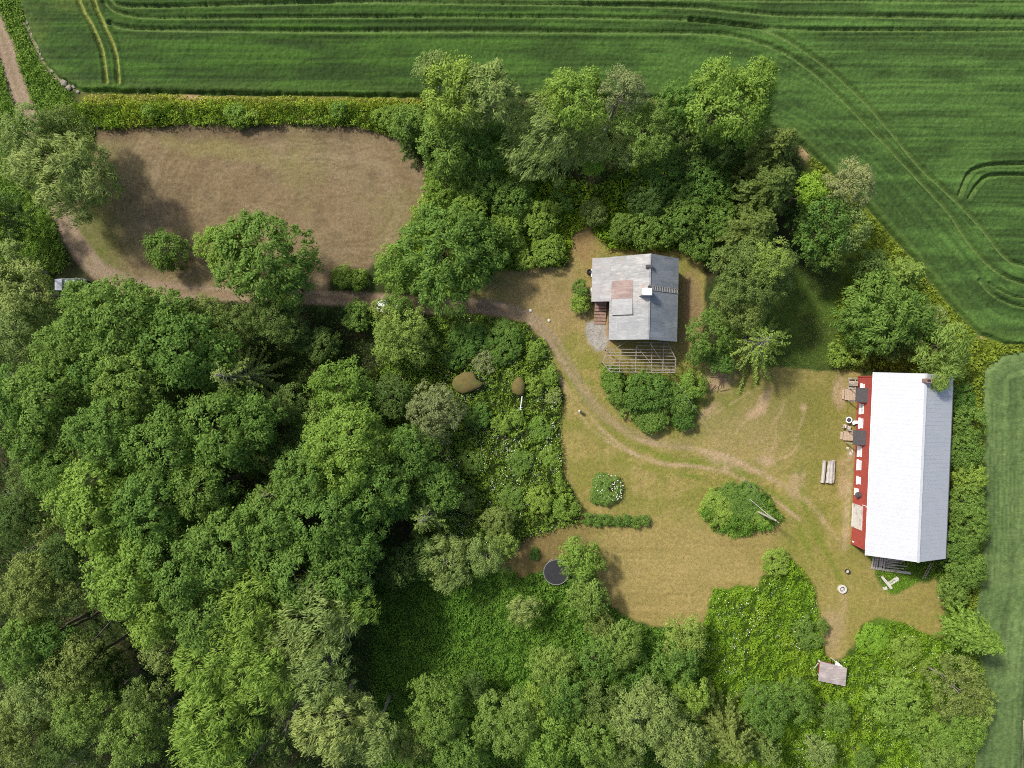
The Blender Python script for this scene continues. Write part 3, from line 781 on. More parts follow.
# low white door and hanging drum lamp
y = bl(858, 492, 1)[1]
mb = MB(); mb.box(-WX - .07, -WX - .004, y - .5, y + .5, .35, 1.55); mb.box(-WX - .22, -WX - .071, y - .55, y + .55, 1.5, 1.56); mb.build('hatch', M_WHITE, barn)
y2 = bl(860.8, 495.2, 2.2)[1]
mb = MB(); mb.tube([(-WX - .05, y2, 2.15), (-WX - .42, y2, 2.15)], [.36, .36], 14); mb.lathe([(0, .0), (.36, .0), (.42, .12), (.34, .22), (0, .27)], 16, (-WX - .36, y2, 2.0)); mb.build('vent', M_DARK, barn, smooth=False)
# weathered sliding door
ya = bl(855, 504.6, 1.5)[1]; yb = bl(855, 528.4, 1.5)[1]
M_DOORW = rough_mat('weathered_white_door', (.50, .47, .44), (.62, .59, .56), 3, .9, (1, 1, 1), (.36, .32, .29))
mb = MB(); mb.box(-WX - .09, -WX - .01, yb, ya, .12, 2.95); mb.build('door', M_DOORW, barn)
d = barn.children[-1]
mb = MB(); mb.box(-WX - .13, -WX - .092, yb, ya, 2.85, 2.99); mb.box(-WX - .13, -WX - .092, yb, ya, .10, .22)
for q in (yb, ya - .12): mb.box(-WX - .13, -WX - .092, q, q + .12, .225, 2.845)
mb.build('door_frame', M_DOORW, d)
mb = MB(); mb.tube([(-WX - .06, ya + .2, 2.9), (-WX - .06, ya + .2, 4.4), (-HW - .02, ya + .2, 4.72)], .05, 8); mb.build('downpipe', M_WHITE, barn)
y = bl(854, 541.5, .7)[1]; mb = MB(); mb.lathe([(0, 0), (.12, 0), (.12, .18), (0, .22)], 10, (-WX - .13, y, .75)); mb.build('lamp', M_WHITE, barn)
# roofed porches with decks
for (pa, pb, da, db, dx0) in ((387.8, 402.4, 389.2, 400.2, 845.2), (430.4, 445.2, 431.4, 440.6, 843.6)):
    y1 = bl(862, pa, 2.8)[1]; y0 = bl(862, pb, 2.8)[1]; xo = bl(856 if pa < 400 else 853.3, (pa + pb) / 2, 2.75)[0]
    pr = MB(); q = [(xo, y0, 2.72), (-WX - .01, y0, 3.02), (-WX - .01, y1, 3.02), (xo, y1, 2.72)]; pr.slab(q, .09); pf = pr.build('porch_roof', M_DARK, barn)
    for yy in (y0 + .12, y1 - .12): MB().bar((xo + .14, yy, .38), (xo + .14, yy, 2.64), .10, .10).build('porch_post', M_GREYW, barn)
    dy1 = bl(850, da, .4)[1]; dy0 = bl(850, db, .4)[1]; dxo = bl(dx0, (da + db) / 2, .4)[0]
    dk = MB(); n = 9
    for i in range(n):
        a = dxo + (-WX - .03 - dxo) * i / n; dk.box(a + .012, a + (-WX - .03 - dxo) / n - .012, dy0, dy1, .30, .36)
    dk.box(dxo + .05, -WX - .04, dy0 + .03, dy0 + .1, .02, .296); dk.box(dxo + .05, -WX - .04, dy1 - .1, dy1 - .03, .02, .296)
    dk.build('deck', M_TANW, barn)
    st = MB(); st.box(dxo - .30, dxo - .01, dy0 + .1, dy1 - .1, .02, .17); st.build('step', M_TANW, barn)
    dr = MB(); yc = (dy0 + dy1) / 2; dr.box(-WX - .06, -WX - .005, yc - .45, yc + .45, .37, 2.4); dr.build('door', M_WHITE, barn)
# south gable: boarded doors and corner boards
mb = MB(); mb.box(-1.6, 1.6, -WY - .07, -WY - .004, .1, 3.0); mb.build('gable_door', M_REDX, barn)
for sx in (-1, 1):
    for sy in (-1, 1): MB().box(sx * WX - .09, sx * WX + .09, sy * WY - .09, sy * WY + .09, .0, ZE - .05).build('corner_board', M_RED, barn)
BUILT.append([(BO[0] + x * math.cos(BR) - y * math.sin(BR), BO[1] + x * math.sin(BR) + y * math.cos(BR)) for x, y in ((-6.6, -12), (4.9, -12), (4.9, 12), (-6.6, 12))])

# ------------------------------------------------------------------ the old house
HO = (17.985, 11.445); HR = R_(-1.4); hl = local(*HO, HR)
house = thing('house', 'old grey house with a patched metal roof and white chimney', 'house', (*HO, 0), HR)
HY_ = 5.62; ER, EL, WG = 4.42, -4.8, -7.15; ZRR, ZER, ZEL, ZWG = 6.6, 3.6, 3.42, 2.5
WB = -.38        # south end of the lean-to wing
mb = MB(); prof = [(EL + .35, 0), (ER - .35, 0), (ER - .35, ZER + .08), (0, ZRR - .16), (EL + .35, ZEL + .08)]
vs = [(x, -HY_ + .35, z) for x, z in prof] + [(x, HY_ - .35, z) for x, z in prof]
mb.add(vs, [(0, 1, 2, 3, 4), (9, 8, 7, 6, 5)] + [(i, 5 + i, 5 + (i + 1) % 5, (i + 1) % 5) for i in range(5)]); mb.build('wall', M_TIMB, house)
mb = MB(); q0, q1 = WB + .3, HY_ - .36
b4 = [(WG + .3, q0, 0), (EL + .347, q0, 0), (EL + .347, q1, 0), (WG + .3, q1, 0)]; t4 = [(WG + .3, q0, ZWG - .05), (EL + .347, q0, ZEL - .02), (EL + .347, q1, ZEL - .02), (WG + .3, q1, ZWG - .05)]
mb.hexa(b4, t4).build('lean_to_wall', M_TIMB, house)
M_GALV = roof_metal('galvanised_sheet', (.27, .275, .27), (.34, .342, .335), (.42, .41, .39), (1.9, .62), .5, 0, (.31, .225, .20))
M_GALV_SHADE = roof_metal('galvanised_sheet_east_shade', (.225, .25, .272), (.275, .30, .322), (.25, .275, .29), (2.4, .75), .5, 0)  # darker, bluer copy: the east slope's shade is put into its colour
M_GALVS = roof_metal('galvanised_sheet_wing', (.27, .27, .275), (.35, .345, .34), (.31, .255, .235), (2.4, .5), .55, 0, (.28, .20, .175))
MB().slab([(EL, -HY_, ZEL), (-.003, -HY_, ZRR), (-.003, HY_, ZRR), (EL, HY_, ZEL)], .09).build('roof', M_GALV, house)
MB().slab([(.003, -HY_, ZRR), (ER, -HY_, ZER), (ER, HY_, ZER), (.003, HY_, ZRR)], .09).build('roof', M_GALV_SHADE, house)
MB().slab([(WG, WB, ZWG), (EL - .003, WB, ZEL - .03), (EL - .003, HY_ - .05, ZEL - .03), (WG, HY_ - .05, ZWG)], .08).build('lean_to_roof', M_GALVS, house)
mb = MB(); mb.bar((0, -HY_ - .01, ZRR + .02), (0, HY_ + .01, ZRR + .02), .20, .05); mb.build('ridge_cap', M_GALV, house)
sw = (ZRR - ZEL) / -EL
zs = lambda x: ZRR + sw * x if x < 0 else ZRR - (ZRR - ZER) / ER * x
# newer sheets on the lower south part, rusty sheet and raised grey sheet
def sheet(x0, x1, y0, y1, lift, mat, name, t=.02, tail=0.0):
    return MB().slab([(x0, y0, zs(x0) + lift + tail), (x1, y0, zs(x1) + lift + tail), (x1, y1, zs(x1) + lift), (x0, y1, zs(x0) + lift)], t).build(name, mat, house)
M_RUST = roof_metal('rusty_sheet', (.27, .185, .16), (.30, .22, .195), (.33, .29, .275), (.8, .5), .7, 0, (.33, .305, .295))
M_SHEET = roof_metal('grey_sheet', (.27, .28, .285), (.32, .328, .33), (.36, .365, .36), (2.5, 1.1), .5)
ax = hl(612.3, 280, 4.2); bx = hl(633.4, 280, 5.6); ym = hl(622, 300, 5)[1]; yt = hl(622, 279.6, 5)[1]; yb = hl(622, 314.5, 5)[1]
sheet(ax[0], bx[0], ym, yt, .05, M_RUST, 'roof_sheet'); sheet(ax[0] + .05, bx[0] - .02, yb, ym + .2, .09, M_SHEET, 'roof_sheet', .03, .26)
yq = hl(622, 317, 5)[1]; sheet(EL + .02, -.12, -HY_ + .02, yq, .03, M_SHEET, 'roof_sheet')
# chimney, vent, pipe, roof ladder
cx, cy, _ = hl(646.5, 291.6, 7.7)
mb = MB(); mb.box(cx - .62, cx + .62, cy - .42, cy + .42, 5.8, 7.75, .02); chm = mb.build('chimney', M_CONC, house)
mb = MB(); mb.box(cx - .50, cx + .70, cy - .46, cy + .46, 7.753, 7.83, .01); mb.build('chimney_cap', rough_mat('white_tin', (.78, .78, .78), (.85, .85, .85), 3, .4), chm)
vx, vy, _ = hl(649.6, 266.2, 6.8); mb = MB(); mb.box(vx - .42, vx + .42, vy - .2, vy + .2, 6.3, 6.85, .03); mb.build('vent', M_DARK, house)
vx, vy, _ = hl(649.3, 286.2, 6.9); mb = MB(); mb.tube([(vx, vy, 6.3), (vx, vy, 7.1)], .13, 10); mb.build('vent_pipe', M_DARK, house)
lad = MB(); ly0, ly1 = hl(665, 291.6, 5.2)[1], hl(665, 287.2, 5.2)[1]
for yy in (ly0, ly1): lad.bar((.25, yy, zs(.25) + .06), (ER + .02, yy, zs(ER) + .07), .07, .05)
for i in range(16):
    x = .35 + (ER - .45) * i / 15; lad.bar((x, ly0, zs(x) + .075), (x, ly1, zs(x) + .075), .07, .03)
lad.build('roof_ladder', rough_mat('ladder_wood', (.25, .235, .21), (.33, .31, .285), 5, .9), house)
# steps in the corner of the wing
st = MB(); sx0, sx1 = hl(594.5, 310, .6)[0], hl(606.3, 310, .6)[0]; sy0, sy1 = hl(600, 324, .3)[1], WB + .25
for i in range(7):
    a = sy0 + (sy1 - sy0) * i / 7; b = sy0 + (sy1 - sy0) * (i + .82) / 7; z = .14 + .12 * i; st.box(sx0, sx1, a, b, z - .05, z)
for q in (sx0 + .05, sx1 - .12, (sx0 + sx1) / 2): st.hexa([(q, sy0, .0), (q + .07, sy0, .0), (q + .07, sy1, .0), (q, sy1, .0)], [(q, sy0, .06), (q + .07, sy0, .06), (q + .07, sy1, .72), (q, sy1, .72)])
st.build('steps', rough_mat('brown_step_wood', (.20, .12, .085), (.30, .20, .15), 5, .9), house)
mb = MB(); mb.box(EL + .27, EL + .346, WB - 1.5, WB - .4, .85, 2.8); mb.build('door', rough_mat('old_door', (.2, .17, .14), (.28, .24, .2), 4, .8), house)
for y in (-3.4, -.2, 3): window(house, ER - .35, y, 1.9, .9, 1.1, 1)
for y in (1.2, 3.8): window(house, WG + .3, y, 1.4, .8, .8, -1)
vx, vy, _ = hl(589.8, 271.2, 1.2); mb = MB(); mb.lathe([(0, .02), (.30, .02), (.34, .6), (.30, 1.1), (.27, 1.1), (.25, .9), (0, .9)], 14)
o = mb.build('rain_barrel', M_BLACK, None, P(589.4, 271.3, 1)); o.location.z = 0; tag(o, 'black rain barrel standing by the west wall of the grey house', 'barrel')
BUILT.append([(HO[0] + x, HO[1] + y) for x, y in ((-7.2, -1), (-5, -6), (5, -6), (5, 6), (-7.2, 6))])

M_FRAME = rough_mat('frame_wood', (.20, .172, .145), (.31, .275, .24), 5, .9)
# ------------------------------------------------------------------ bare wooden frame south of the house
fr = thing('pergola_frame', 'bare grey timber lattice frame of a lean-to beside the house', 'frame', P(640, 358, 0))
ox, oy, _ = P(640, 358, 0)
def fl(px, py, z): a = P(px, py, z); return (a[0] - ox, a[1] - oy, z)
zf = lambda py: 2.75 - (py - 342) / 30 * .65
ptl = lambda px, py, dz=0: fl(px, py, zf(py) + dz)
cols = [((610.5, 349), (609.8, 371.5)), ((620.3, 349), (619.4, 372)), ((636.2, 345.5), (635.5, 372)), ((651.8, 341.8), (651.4, 372.4)), ((664, 341.8), (662.4, 372.6)),
        ((667, 341.5), (675.8, 359)), ((675.8, 359), (675, 372.8)), ((607, 348.7), (602.6, 362.4)), ((602.6, 362.4), (610, 371.6))]
for a, b in cols: MB().bar(ptl(*a), ptl(*b), .10, .12).build('rafter', M_FRAME, fr)
L_ = [(607, 348.7), (602.6, 362.4), (610, 371.6)]; Rr = [(667, 341.5), (675.8, 359), (675, 372.8)]
for py_ in (342.3, 345.6, 349, 352.2, 355.4, 359, 362.2, 365.4, 368.6, 371.8):
    xl = 637 if py_ < 348.5 else np.interp(py_, [348.7, 362.4, 371.6], [607, 602.6, 610]); xr = np.interp(py_, [341.5, 359, 372.8], [667, 675.8, 675])
    MB().bar(ptl(xl, py_, .10), ptl(xr, py_ + .8, .10), .085, .06).build('batten', M_FRAME, fr)
for a, b in (((616.5, 347.5), (628, 341)), ((636, 346), (651, 363)), ((652, 370.6), (675, 370.9))): MB().bar(ptl(*a, .17), ptl(*b, .17), .07, .06).build('brace', M_FRAME, fr)
for a in ((610, 371.4), (635.5, 371.6), (651.4, 372), (675, 372.4), (602.8, 362), (675.7, 359.4), (607.2, 349), (667, 342.2)):
    q = ptl(*a); MB().bar((q[0], q[1], 0), (q[0], q[1], q[2] - .065), .10, .10).build('post', M_FRAME, fr)

# ------------------------------------------------------------------ small shed
sc_ = [P(820.3, 661.3, 1.9), P(847, 668, 1.85), P(845.4, 686.3, 1.6), P(818.3, 680.8, 1.65)]
so = (sum(p[0] for p in sc_) / 4, sum(p[1] for p in sc_) / 4)
shed = thing('shed', 'small shed with a weathered grey roof and open white door', 'shed', (*so, 0))
rel = [(p[0] - so[0], p[1] - so[1], p[2]) for p in sc_]
M_SHR = roof_metal('shed_roof_boards', (.35, .30, .285), (.43, .375, .355), (.52, .47, .45), (.9, .5), .9)
MB().slab(rel[::-1], .09).build('roof', M_SHR, shed)
ins = [(p[0] * .68, p[1] * .68, 0) for p in rel]; top = [(p[0] * .68, p[1] * .68, p[2] - .13) for p in rel]
MB().hexa(ins[::-1], top[::-1]).build('wall', M_REDX, shed)
for p, t in zip(ins, top): MB().bar((p[0] * 1.01, p[1] * 1.01, .02), (t[0] * 1.01, t[1] * 1.01, t[2]), .16, .16).build('corner_board', M_WHITE, shed)
nw, ne = Vector(ins[0]), Vector(ins[1]); ax_ = (ne - nw).normalized()
d0 = nw + ax_ * 1.5 + Vector((0, .05, 0)); dn = Vector((ax_.y * -1, ax_.x, 0))
tip = d0 + ax_ * 1.55 + dn * .12
dp = MB(); a = d0 + dn * 1.05; dp.hexa([d0 + dn * .75 + Vector((0, 0, .1)), tip + Vector((0, 0, .1)), tip + dn * .06 + Vector((0, 0, .1)), d0 + dn * .81 + Vector((0, 0, .1))],
     [d0 + dn * .75 + Vector((0, 0, 1.65)), tip + Vector((0, 0, 1.65)), tip + dn * .06 + Vector((0, 0, 1.65)), d0 + dn * .81 + Vector((0, 0, 1.65))]); dp.build('door', M_WHITE, shed)
dp = MB(); dp.slab([tuple(d0 + dn * .06 + Vector((0, 0, 1.75))), tuple(tip + dn * .02 + Vector((0, 0, 1.75))), tuple(d0 + dn * .95 + Vector((0, 0, 1.75)))], .06); dp.build('canopy', M_WHITE, shed)
MB().bar(d0 + Vector((-.1, .12, .1)), d0 + Vector((-.1, .12, 1.6)), .16, .14).build('door_frame', M_RED, shed)
MB().bar(Vector((rel[3][0] - .1, rel[3][1] + .8, .1)), Vector((rel[0][0] - .12, rel[0][1] - .4, 1.5)), .12, .05).build('trim_board', M_WHITE, shed)
BUILT.append([(so[0] + p[0] * .95, so[1] + p[1] * .95) for p in rel])

# ------------------------------------------------------------------ mossy huts in the thicket
M_MOSS = rough_mat('rusty_moss', (.095, .080, .022), (.150, .115, .032), 3.5, .98, (1, 1, 1), (.075, .095, .02), bmp=.6)
def hut(poly, z, label, over):
    pts = [P(*p, z) for p in poly]; cx = sum(p[0] for p in pts) / len(pts); cy = sum(p[1] for p in pts) / len(pts)
    root = thing('hut', label, 'hut', (cx, cy, 0), group='mossy huts in the thicket')
    mb = MB(); n = len(pts); rings = []
    for k, (f, dz) in enumerate(((1, -.35), (1.02, -.12), (.93, .06), (.7, .26), (.4, .4))):
        rings.append([((p[0] - cx) * f, (p[1] - cy) * f, z + dz + random.uniform(-.04, .04)) for p in pts])
    vs = [v for r in rings for v in r] + [(0, 0, z + .44)]; fs = []
    for i in range(4):
        for k in range(n): fs.append((i * n + k, i * n + (k + 1) % n, (i + 1) * n + (k + 1) % n, (i + 1) * n + k))
    for k in range(n): fs.append((4 * n + k, 4 * n + (k + 1) % n, 5 * n))
    fs.append(tuple(range(n - 1, -1, -1))); mb.add(vs, fs); mb.build('roof', M_MOSS, root, smooth=True)
    MB().hexa([((p[0] - cx) * .82, (p[1] - cy) * .82, 0) for p in pts[::max(1, n // 4)][:4]], [((p[0] - cx) * .82, (p[1] - cy) * .82, z - .3) for p in pts[::max(1, n // 4)][:4]]).build('wall', M_STONE, root)
random.seed(4)
hut([(462, 394), (472, 391), (481, 387), (483.5, 383), (476, 379), (473, 372), (464, 372), (454, 378), (452, 384), (455, 390)], 1.7, 'low hut with a wide rusty brown moss roof under the trees', 0)
hut([(518, 395.5), (522.5, 395), (525, 390), (525, 383), (522, 378), (518, 376.5), (514, 380), (511.5, 385), (512, 390), (514.5, 393.5)], 1.7, 'small round mossy hut roof with a white pole below it', 0)
mb = MB(); a = P(522.2, 396, 1.4); b = P(520.3, 409.5, .9); mb.tube([a, b], [.07, .07], 8); mb.bar((b[0] - .28, b[1] + .22, .92), (b[0] + .25, b[1] + .28, .92), .07, .05)
mb.lathe([(0, -.05), (.16, -.05), (.16, .1), (0, .12)], 10, b); mb.tube([b, (b[0], b[1], 0)], .06, 8); o = mb.build('pump', M_WHITE); tag(o, 'thin white metal pump with a long handle below the mossy hut', 'pump')

# ------------------------------------------------------------------ trampoline
tr = thing('trampoline', 'round black trampoline beside the small willows', 'trampoline', (P(556.2, 572.3, .85)[0], P(556.2, 572.3, .85)[1], 0))
RT = 1.74
mb = MB(); mb.lathe([(0, .845), (RT - .07, .85), (RT - .07, .835), (0, .83)], 40); mb.build('mat', M_BLACK, tr)
mb = MB(); mb.lathe([(RT - .06, .86), (RT - .04, .885), (RT + .02, .885), (RT + .04, .86), (RT + .02, .83), (RT - .04, .83), (RT - .06, .86)], 40); mb.build('rim', rough_mat('grey_pad', (.16, .165, .17), (.22, .225, .23), 5, .6), tr)
for k in range(6):
    a = 2 * math.pi * k / 6; c_, s_ = math.cos(a), math.sin(a); w_ = .45
    l = lambda u, z: (c_ * (RT - .05) - s_ * u, s_ * (RT - .05) + c_ * u, z)
    MB().tube([l(-w_, .83), l(-w_, .04), l(w_, .04), l(w_, .83)], .028, 6).build('leg', rough_mat('leg_steel', (.3, .3, .31), (.36, .36, .37), 5, .4) if k == 0 else bpy.data.materials['leg_steel'], tr)

# ------------------------------------------------------------------ timber and yard things
def log(a, b, r, label, mat=M_GREYW, group=None, name='log', cat='log', z=None):
    x0, y0, _ = P(*a); x1, y1, _ = P(*b); cx, cy = (x0 + x1) / 2, (y0 + y1) / 2; z = r if z is None else z
    mb = MB(); n = 7; rng = random.Random(int(a[0] * 10))
    pts = [((x0 - cx) * (1 - 2 * i / (n - 1)) + rng.uniform(-.03, .03), (y0 - cy) * (1 - 2 * i / (n - 1)), z) for i in range(n)]
    mb.tube(pts, [r * rng.uniform(.88, 1.06) for _ in range(n)], 9)
    return tag(mb.build(name, mat, None, (cx, cy, 0), smooth=False), label, cat, group)
G = 'grey logs on the lawn'
M_LOG = rough_mat('bleached_log', (.32, .295, .262), (.45, .42, .38), 3, .9, (3, .5, 1), (.28, .245, .21), bmp=.5)
log((823.9, 460.2), (821.6, 482.4), .27, 'bleached grey log lying apart at the left of the row by the barn', M_LOG, G)
log((828.9, 460.5), (826.6, 482.6), .26, 'bleached grey log second from the left on the lawn', M_LOG, G)
log((830.9, 460.3), (829.2, 482.9), .24, 'pale grey log squeezed between two others on the lawn', M_LOG, G, z=.44)
log((833.2, 459.8), (831.8, 482.2), .24, 'bleached grey log at the right end of the row, nearest the barn', M_LOG, G)
# plank pile under the south gable
def plank(a, b, w, t, z, label, group, mat=M_GREYW, name='plank', z2=None):
    pa, pb = P(*a), P(*b); cx, cy = (pa[0] + pb[0]) / 2, (pa[1] + pb[1]) / 2
    mb = MB(); mb.bar((pa[0] - cx, pa[1] - cy, z), (pb[0] - cx, pb[1] - cy, z if z2 is None else z2), w, t)
    return tag(mb.build(name, mat, None, (cx, cy, 0)), label, 'plank', group)
random.seed(9)
G = 'planks stacked under the barn gable'
for i in range(6):
    x = 871.5 + i * 2.3; plank((x + 1.6, 553), (x - .6 + random.uniform(-.4, .4), 567.5 + i * .5), .22, .05, .28 + .02 * (i % 2), 'grey plank lying crosswise at the left end of the gable pile', G)
for i in range(11):
    y = 554 + i * 1.45; plank((882 + random.uniform(-1, 2), y + random.uniform(-.6, .3)), (903 + random.uniform(-6, 5), y + 2.2 + random.uniform(-.6, .6)), .13, .09, .05 + .05 * (i % 4), 'long grey plank in the heap under the barn gable', G)
plank((871, 567.6), (910.5, 573.2), .34, .08, .06, 'long pale plank along the front edge of the timber pile', G, M_LOG)
M_PALE = rough_mat('pale_planks', (.48, .45, .41), (.60, .565, .525), 4, .9)
def slab_board(a, b, w, z, label, n):
    pa, pb = P(*a), P(*b); cx, cy = (pa[0] + pb[0]) / 2, (pa[1] + pb[1]) / 2; mb = MB(); d = Vector((pb[0] - pa[0], pb[1] - pa[1], 0)).normalized(); s = Vector((-d.y, d.x, 0))
    for i in range(n):
        o_ = s * (w * ((i + .5) / n - .5)); k = .12 * abs(i - (n - 1) / 2)
        mb.bar(Vector((pa[0] - cx, pa[1] - cy, z)) + o_ + d * k, Vector((pb[0] - cx, pb[1] - cy, z)) + o_ - d * k * .7, w / n - .02, .05)
    mb.bar(Vector((pa[0] - cx, pa[1] - cy, z - .052)) + d * .5 - s * w * .45, Vector((pa[0] - cx, pa[1] - cy, z - .052)) + d * .5 + s * w * .45, .08, .05)
    mb.bar(Vector((pb[0] - cx, pb[1] - cy, z - .052)) - d * .5 - s * w * .45, Vector((pb[0] - cx, pb[1] - cy, z - .052)) - d * .5 + s * w * .45, .08, .05)
    return tag(mb.build('board_panel', M_PALE, None, (cx, cy, 0)), label, 'boards', 'pale board panels in the grass')
slab_board((887.2, 584.5), (898.2, 577.5), .62, .13, 'short pale board panel pointing up right in the grass', 4)
slab_board((880.6, 575.8), (891.2, 588.6), .36, .24, 'long pale board panel lying across another in the grass', 3)
mb = MB()
for i in range(3): mb.box(-.28 + i * .2, -.12 + i * .2, -.22, .22, .06 + .02 * i, .11 + .02 * i)
mb.box(-.3, .3, -.05, .05, .01, .055); tag(mb.build('wood_scrap', M_PALE, None, (*P(884.8, 588)[:2], 0), .2), 'small heap of pale wood scraps beside the crossed boards', 'wood')
lad = thing('ladder', 'narrow grey wooden ladder lying in shade below the barn gable', 'ladder', P(926.5, 571, 0))
for dx in (-.17, .17): MB().bar((-.45 + dx, -1.05, .1), (.5 + dx, 1.2, .35), .05, .06).build('rail', M_GREYW, lad)
for i in range(7):
    t = (i + .5) / 7; MB().bar((-.45 + .95 * t - .17, -1.05 + 2.25 * t, .1 + .25 * t), (-.45 + .95 * t + .17, -1.05 + 2.25 * t, .1 + .25 * t), .04, .03).build('rung', M_GREYW, lad)
# well ring with stones in it, brazier, post
w = thing('fire_ring', 'pale concrete fire ring with a dark middle on the lawn', 'fire ring', P(841.4, 588.6, 0))
MB().lathe([(.36, 0), (.58, 0), (.6, .40), (.56, .46), (.38, .46), (.34, .42), (.34, .1)], 26).build('ring', M_CONC, w)
mb = MB(); mb.lathe([(0, .16), (.25, .15), (.335, .11)], 16); mb.build('ash', rough_mat('ash', (.06, .055, .05), (.2, .19, .18), 8, .95), w)
random.seed(3); mb = MB()
for i in range(4): a = random.uniform(0, 6.3); mb.bar((.2 * math.cos(a), .2 * math.sin(a), .2 + .04 * i), (-.2 * math.cos(a), -.2 * math.sin(a), .3 + .04 * i), .09, .09)
mb.build('firewood', M_PALE, w)
b_ = thing('brazier', 'small dark metal brazier tub with pale ash near the fire ring', 'brazier', (*P(846.4, 570.8)[:2], 0), -.6)
MB().lathe([(0, .05), (.24, .05), (.3, .42), (.33, .45), (.27, .45), (.24, .3)], 14).build('tub', M_BLACK, b_)
MB().lathe([(0, .34), (.2, .32), (.245, .3)], 10).build('ash', M_CONC, b_)
for k in range(3):
    a = k * 2.09; MB().bar((.2 * math.cos(a), .2 * math.sin(a), .1), (.3 * math.cos(a), .3 * math.sin(a), 0), .04, .04).build('leg', M_BLACK, b_)
ps = thing('post', 'short white post with a black cap on the lawn by the track', 'post', (*P(579.3, 411.2)[:2], 0))
MB().box(-.11, .11, -.11, .11, 0, 1.0, .01).build('shaft', M_WHITE, ps); MB().box(.02, .24, -.2, .10, .55, 1.03, .02).build('cap', M_BLACK, ps); MB().box(-.2, .0, .02, .16, .98, 1.1, .02).build('lamp_head', M_WHITE, ps)
tag(MB().lathe([(0, 0), (.16, .0), (.22, .08), (.12, .18), (0, .2)], 8).build('stone', M_WHITE, None, P(939, 596.5)), 'single white stone in the far right corner of the lawn', 'stone')
for px_, py_ in ((530.5, 310.5), (549, 320.5)): tag(MB().lathe([(0, 0), (.2, .0), (.24, .08), (.1, .17), (0, .18)], 7).build('stone', M_CONC, None, P(px_, py_)), 'pale stone in the worn grass of the yard, %s the track bend' % ('west of' if px_ < 540 else 'east of'), 'stone', 'pale stones in the yard')
# furniture by the barn
def slats(mb, x0, x1, y0, y1, z, n, t=.04):
    for i in range(n): a = y0 + (y1 - y0) * i / n; mb.box(x0, x1, a + .02, a + (y1 - y0) / n - .02, z - t, z)
pt = thing('picnic_table', 'weathered picnic table with benches beside the upper barn porch', 'table', (*P(851, 383.4)[:2], 0), BR)
mb = MB(); slats(mb, -.62, .62, -.33, .33, .74, 4); mb.build('tabletop', M_GREYW, pt)
for s_ in (-1, 1):
    mb = MB(); slats(mb, -.62, .62, s_ * .68 - .13, s_ * .68 + .13, .45, 2); mb.build('bench', M_GREYW, pt)
    mb = MB(); mb.bar((s_ * .45, -.62, 0), (s_ * .45, -.1, .70), .06, .08); mb.bar((s_ * .45, .62, 0), (s_ * .45, .1, .70), .06, .08); mb.bar((s_ * .45, -.75, .37), (s_ * .45, .75, .37), .05, .07); mb.build('leg', M_GREYW, pt)
gt = thing('garden_table', 'round white garden table with an open ring top by the barn', 'table', (*P(849, 420.0, .7)[:2], 0))
MB().lathe([(.30, .70), (.44, .70), (.44, .73), (.30, .73), (.30, .70)], 24).build('rim', M_WHITE, gt); MB().lathe([(0, .712), (.298, .712), (.298, .724), (0, .724)], 20).build('glass_top', M_GLASS, gt)
for k in range(4): a = k * 1.571 + .5; MB().tube([(.36 * math.cos(a), .36 * math.sin(a), .70), (.42 * math.cos(a), .42 * math.sin(a), 0)], .02, 6).build('leg', M_WHITE, gt)
def chair(px_, py_, rz, label, mat):
    c = thing('garden_chair', label, 'chair', (*P(px_, py_, .45)[:2], 0), rz, 'garden chairs by the barn')
    MB().box(-.24, .24, -.23, .23, .42, .46, .01).build('seat', mat, c); MB().hexa([(-.24, .2, .47), (.24, .2, .47), (.24, .24, .47), (-.24, .24, .47)], [(-.23, .32, .92), (.23, .32, .92), (.23, .36, .92), (-.23, .36, .92)]).build('backrest', mat, c)
    for sx in (-.21, .21):
        for sy in (-.2, .2): MB().tube([(sx, sy, .42), (sx * 1.1, sy * 1.15, 0)], .02, 6).build('leg', mat, c)
chair(844.8, 426.2, 1.5, 'pale pinkish garden chair next to the lower barn porch', rough_mat('faded_pink', (.55, .46, .44), (.62, .53, .5), 4, .6))
chair(849.3, 427.6, 2.9, 'grey garden chair between the lower porch and the ring table', M_GREYW)
chair(854.0, 422.8, -1.2, 'white garden chair pushed against the barn wall', M_WHITE)
random.seed(21)
M_BANK = rough_mat('bank_rock', (.17, .15, .12), (.30, .27, .22), 3, .95)
def rock(px_, py_, r, label, group, mat=M_STONE):
    mb = MB(); n = 8; rg = random.Random(int(px_ * 31 + py_)); prof = [(.75, -.1), (1, .15), (.85, .45), (.4, .62)]; vs = []; fs = []
    for q, z in prof:
        for k in range(n): a = 2 * math.pi * k / n; f = r * q * rg.uniform(.78, 1.15); vs.append((f * math.cos(a), f * math.sin(a) * .85, z * r * rg.uniform(.85, 1.1)))
    vs.append((0, 0, r * .66))
    for i in range(3):
        for k in range(n): fs.append((i * n + k, i * n + (k + 1) % n, (i + 1) * n + (k + 1) % n, (i + 1) * n + k))
    for k in range(n): fs.append((3 * n + k, 3 * n + (k + 1) % n, 4 * n))
    return tag(mb.add(vs, fs).build('rock', mat, None, P(px_, py_)), label, 'rock', group)
bank = spline([(27, 22), (33, 36), (42, 56), (54, 72), (66, 82), (80, 88)], 8)
for i in range(20):
    a = bank[int(i * (len(bank) - 1) / 19)]; rock(a[0] + random.uniform(-4, 2), a[1] + random.uniform(-2, 4), random.uniform(.12, .45) * (1.2 if i > 12 else .7), 'pale grey rock on the stony bank at the corner of the cereal field', 'rocks on the bank at the field corner', M_BANK)
